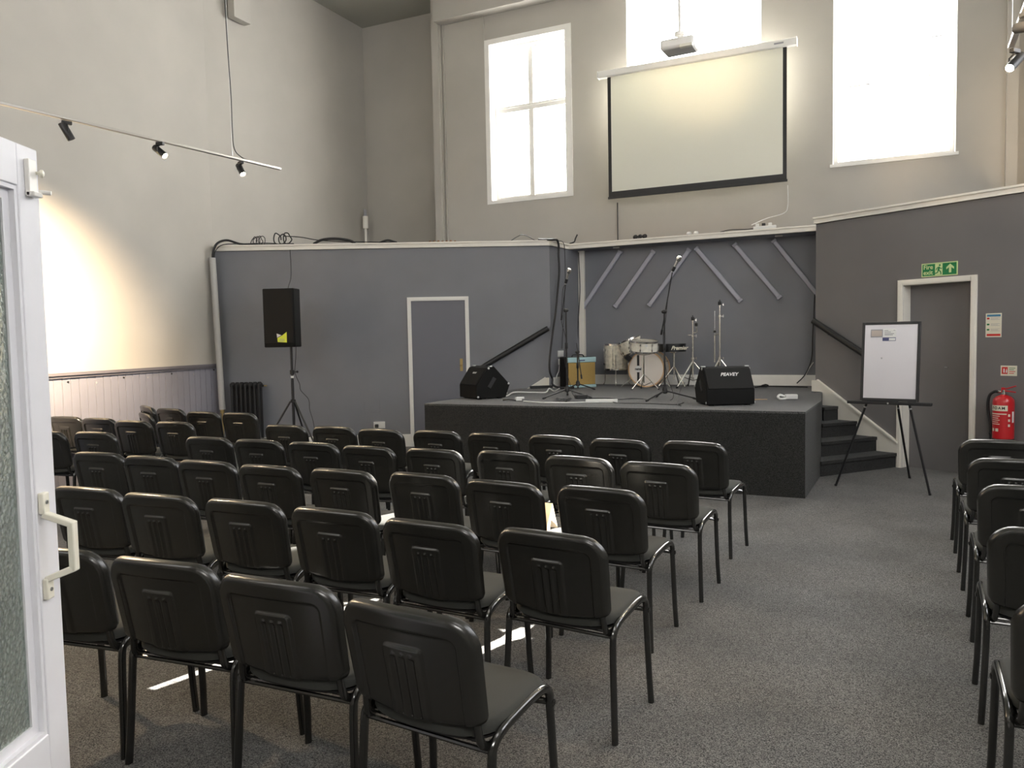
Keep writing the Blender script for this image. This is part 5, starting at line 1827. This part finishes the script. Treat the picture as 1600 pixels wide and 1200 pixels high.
def sheet(name, u0, v0, u1, v1, m, label, k=.0075, parent=None, pb=None):
    a_, c_ = on_board(u0, v0, k), on_board(u1, v1, k)
    w = (c_ - a_).dot(ed)
    h = -(c_ - a_).dot(lean)
    ctr_ = (a_ + c_) / 2
    mb = MB().box(ctr_, abs(w), .001, abs(h), ux=ed, uy=bn, uz=lean)
    if parent is None:
        return tag(mb.build(name, m, base=ctr_, smooth=False), label, 'notice'), ctr_
    return mb.build(name, m, parent, base=pb, smooth=False)


s1_, c1_ = sheet('printed_picture', 1361, 515, 1379, 527, M_grey, 'small grey printed picture at the top left of the whiteboard')
sheet('picture_print', 1362, 516.5, 1378, 525.5, M_pinkp, None, .0085, s1_, c1_)
s2_, c2_ = sheet('printed_notice', 1380, 514, 1400, 526.5, M_paper, 'small white printed notice at the top of the whiteboard')
for i, (x0, x1, y) in enumerate(((1382, 1388, 516), (1382, 1392, 518.5), (1382, 1397, 521), (1382, 1395, 523), (1396, 1399, 515.5))):
    sheet('print_line', x0, y, x1, y + .8, M_grey, None, .0085, s2_, c2_)
s3_, c3_ = sheet('printed_strip', 1379, 527.5, 1399.5, 532.5, M_navy, 'navy and white printed strip under the whiteboard notice')
sheet('strip_panel', 1389, 528.2, 1398.8, 531.8, M_paper, None, .0085, s3_, c3_)
sheet('pen_mark', 1376.5, 558.5, 1378.5, 561, M_grey, 'tiny dark pen mark in the middle of the whiteboard')

# ------------------------------------------------------------------ signs and extinguisher on the right partition
def onC(u, v, off=0.0):
    return onp(u, v, C0 + NC * off, AC)


def sign(name, u0, v0, u1, v1, m, label, cat='sign', h=None):
    a_, b_ = onC(u0, v0), onC(u1, v1)
    z0, z1 = min(a_.z, b_.z), max(a_.z, b_.z)
    if h:
        z1 = z0 + h
    w = (V(b_.x, b_.y, 0) - V(a_.x, a_.y, 0)).length
    o = V(a_.x, a_.y, z0)
    t = thing(name, label, cat, o)
    MB().box(UC * w / 2 + Z * (z1 - z0) / 2 + NC * .002, w, .004, z1 - z0, ux=UC, uy=NC).build('sign_plate', m, t, bevel=.001)
    return t, w, z1 - z0


def panel(t, name, x0, x1, z0, z1, m, k=.0046):
    return MB().box(UC * (x0 + x1) / 2 + Z * (z0 + z1) / 2 + NC * k, x1 - x0, .001, z1 - z0, ux=UC, uy=NC).build(name, m, t, smooth=False)


t, w, h = sign('fire_exit_sign', 1440, 433.5, 1497, 404.5, M_glow, 'green fire exit sign with running man and upward arrow above the door', h=.145)
panel(t, 'green_field', .012, w - .012, .010, h - .010, M_green)
panel(t, 'pictogram_field', w * .385, w * .59, .012, h - .012, M_glow, .0056)
text('sign_lettering', 'Fire', .066, M_glow, t, UC * (.022) + Z * (h * .70) + NC * .006, UC, Z, .0006, align='LEFT', bold=.0012)
text('sign_lettering', 'exit', .066, M_glow, t, UC * (.022) + Z * (h * .30) + NC * .006, UC, Z, .0006, align='LEFT', bold=.0012)


def poly2(t, name, pts, m, k=.0064):
    return MB().prism([UC * x + Z * z + NC * k for x, z in pts], NC * .001).build(name, m, t, smooth=False)


ax_ = w * .80
poly2(t, 'arrow', [(ax_ - .012, .03), (ax_ + .012, .03), (ax_ + .012, .085), (ax_ + .04, .065), (ax_ + .04, .088), (ax_, .123), (ax_ - .04, .088), (ax_ - .04, .065), (ax_ - .012, .085)], M_glow)
mx_ = w * .49
mb = MB()
k_ = NC * .0066


def limb(pts, wd):
    for (x0, z0), (x1, z1) in zip(pts[:-1], pts[1:]):
        p, q = V(x0, z0, 0), V(x1, z1, 0)
        d = (q - p).normalized()
        nn = V(-d.y, d.x, 0) * wd / 2
        quad = [p - nn, q - nn, q + nn, p + nn]
        mb.prism([UC * (mx_ + a.x) + Z * a.y + k_ for a in quad], NC * .0008)


limb([(.004, .100), (-.004, .062)], .020)
limb([(-.002, .064), (.020, .046), (.024, .018)], .011)
limb([(-.006, .062), (-.014, .038), (-.042, .030)], .011)
limb([(.006, .094), (.022, .078), (.036, .084)], .008)
limb([(.0, .096), (-.020, .088), (-.028, .066)], .008)
mb.prism([UC * (mx_ + .010 + .010 * math.cos(a * PI / 6)) + Z * (.116 + .010 * math.sin(a * PI / 6)) + k_ for a in range(12)], NC * .0008)
mb.build('running_man', M_green, t, smooth=False)

t, w, h = sign('fire_action_notice', 1540, 527, 1565.5, 489, M_label, 'small notice with blue header and red footer right of the door', 'notice')
panel(t, 'header', w * .08, w * .94, h * .86, h * .95, M_signb)
panel(t, 'footer', w * .08, w * .94, h * .05, h * .14, M_redp)
for i, (z, m) in enumerate(((.75, M_redp), (.50, M_green), (.28, M_green))):
    panel(t, 'symbol', w * .08, w * .24, h * z, h * (z + .07), m)
    for j in range(3):
        panel(t, 'print_line', w * .32, w * (.9 - .12 * (j % 2)), h * (z + .06 - .04 * j), h * (z + .07 - .04 * j), M_grey)
t, w, h = sign('extinguisher_sign', 1563.5, 587, 1589.5, 571.5, M_label, 'small cream and red extinguisher sign above the extinguisher')
panel(t, 'red_square', w * .08, w * .44, h * .18, h * .86, M_redp)
poly2(t, 'extinguisher_symbol', [(w * .18, h * .30), (w * .26, h * .30), (w * .26, h * .66), (w * .22, h * .74), (w * .18, h * .66)], M_paper, .0058)
poly2(t, 'flame_symbol', [(w * .32, h * .30), (w * .40, h * .30), (w * .41, h * .5), (w * .37, h * .74), (w * .33, h * .5)], M_paper, .0058)
for j in range(4):
    panel(t, 'print_line', w * .52, w * (.9 - .08 * (j % 2)), h * (.74 - .17 * j), h * (.80 - .17 * j), M_green if j < 2 else M_redp)

rX = .095
c_t, c_b = onC(1567, 617, rX + .035), onC(1567, 690, rX + .035)
cx = V(c_b.x, c_b.y, 0)
zb_, zt_ = c_b.z, c_t.z
zb_ = zt_ - .52
t = thing('fire_extinguisher', 'red foam fire extinguisher hanging on the wall right of the door', 'fire extinguisher', cx + Z * zb_)
xb = cx + Z * zb_
hC = zt_ - zb_
MB().lathe(xb, Z, [(rX, .0), (rX, hC - .075), (rX * .95, hC - .045), (rX * .72, hC - .018), (rX * .3, hC), (.024, hC + .004)], 40).build('cylinder', M_red, t, base=xb)
MB().lathe(xb - Z * .002, Z, [(rX * .96, 0), (rX + .004, .01), (rX + .004, .085), (rX, .088)], 40).build('base_skirt', M_blk, t, base=xb)
MB().lathe(xb + Z * hC, Z, [(.022, 0), (.022, .02), (.016, .022), (.016, .05)], 16).tube([xb + Z * (hC + .03), xb + Z * (hC + .03) - UC * .05], .011, 10).build('valve', M_chrome, t, base=xb)
mb = MB()
h0 = xb + Z * (hC + .05)
mb.box(h0 + UC * .05 + Z * .022, .13, .018, .012, ux=(UC + Z * .35).normalized(), uy=NC, uz=(Z - UC * .35).normalized())
mb.box(h0 + UC * .05 - Z * .012, .12, .018, .012, ux=(UC - Z * .12).normalized(), uy=NC, uz=(Z + UC * .12).normalized())
mb.box(h0 - UC * .005, .03, .024, .05, ux=UC, uy=NC)
mb.build('lever', M_red, t, base=xb, bevel=.003)
MB().tube(spline([xb + Z * (hC + .03) - UC * .05, xb + Z * (hC + .028) - UC * .09, xb + Z * (hC - .02) - UC * .135, xb + Z * (hC - .14) - UC * .145, xb + Z * (hC - .30) - UC * .12, xb + Z * (hC - .40) - UC * .112]), .014, 10).build('hose', M_blk, t, base=xb)
mb = MB().tube([xb + Z * (hC - .38) - UC * .112, xb + Z * (hC - .46) - UC * .108], .019, 12)
mb.build('nozzle', M_blk, t, base=xb)
MB().lathe(xb + Z * (hC - .395) - UC * .112 + NC * .015, NC, [(.012, 0), (.012, .01)], 10).build('hose_clip', M_chrome, t, base=xb)


def curved_label(name, a0, a1, z0, z1, m, k=.0012, n=12):
    """patch on the cylinder between angles (0 = facing the room)"""
    pts = []
    for i in range(n + 1):
        a = a0 + (a1 - a0) * i / n
        d = NC * math.cos(R(a)) + UC * math.sin(R(a))
        for z in (z0, z1):
            pts.append(xb + d * (rX + k) + Z * z)
    fs = [(2 * i, 2 * i + 2, 2 * i + 3, 2 * i + 1) for i in range(n)]
    return MB().add(pts, fs).build(name, m, t, base=xb)


curved_label('name_label', -62, 45, hC - .155, hC - .10, M_label)
vd = (V(0, 0, 0) - V(cx.x, cx.y, 0)).normalized()
va_ = math.degrees(math.atan2(vd.dot(UC), vd.dot(NC)))
for i, chh in enumerate('FOAM'):
    a = -37 + i * 20
    d = NC * math.cos(R(a)) + UC * math.sin(R(a))
    u_ = -NC * math.sin(R(a)) + UC * math.cos(R(a))
    text('name_lettering', chh, .038, M_blk, t, d * (rX + .0025) + Z * (hC - .128), u_, Z, .0004, bold=.001)
curved_label('instruction_band', -62, 40, hC - .19, hC - .18, M_label)
for j in range(5):
    curved_label('print_line', -48, 5 - 8 * (j % 2), hC - .21 - .02 * j, hC - .203 - .02 * j, M_label)
for j in range(2):
    curved_label('symbol', -46 + j * 26, -28 + j * 26, hC - .36, hC - .33, M_label, n=3)
for j in range(3):
    curved_label('symbol', 48, 60, hC - .21 - .05 * j, hC - .185 - .05 * j, M_label, n=3)
curved_label('white_tag', 72, 88, hC - .27, hC - .16, M_paper, .002, 4)
MB().box(xb + Z * (hC * .72) - NC * (rX + .008), .05, .02, .12, ux=UC, uy=NC).build('wall_bracket', M_blk, t, base=xb)
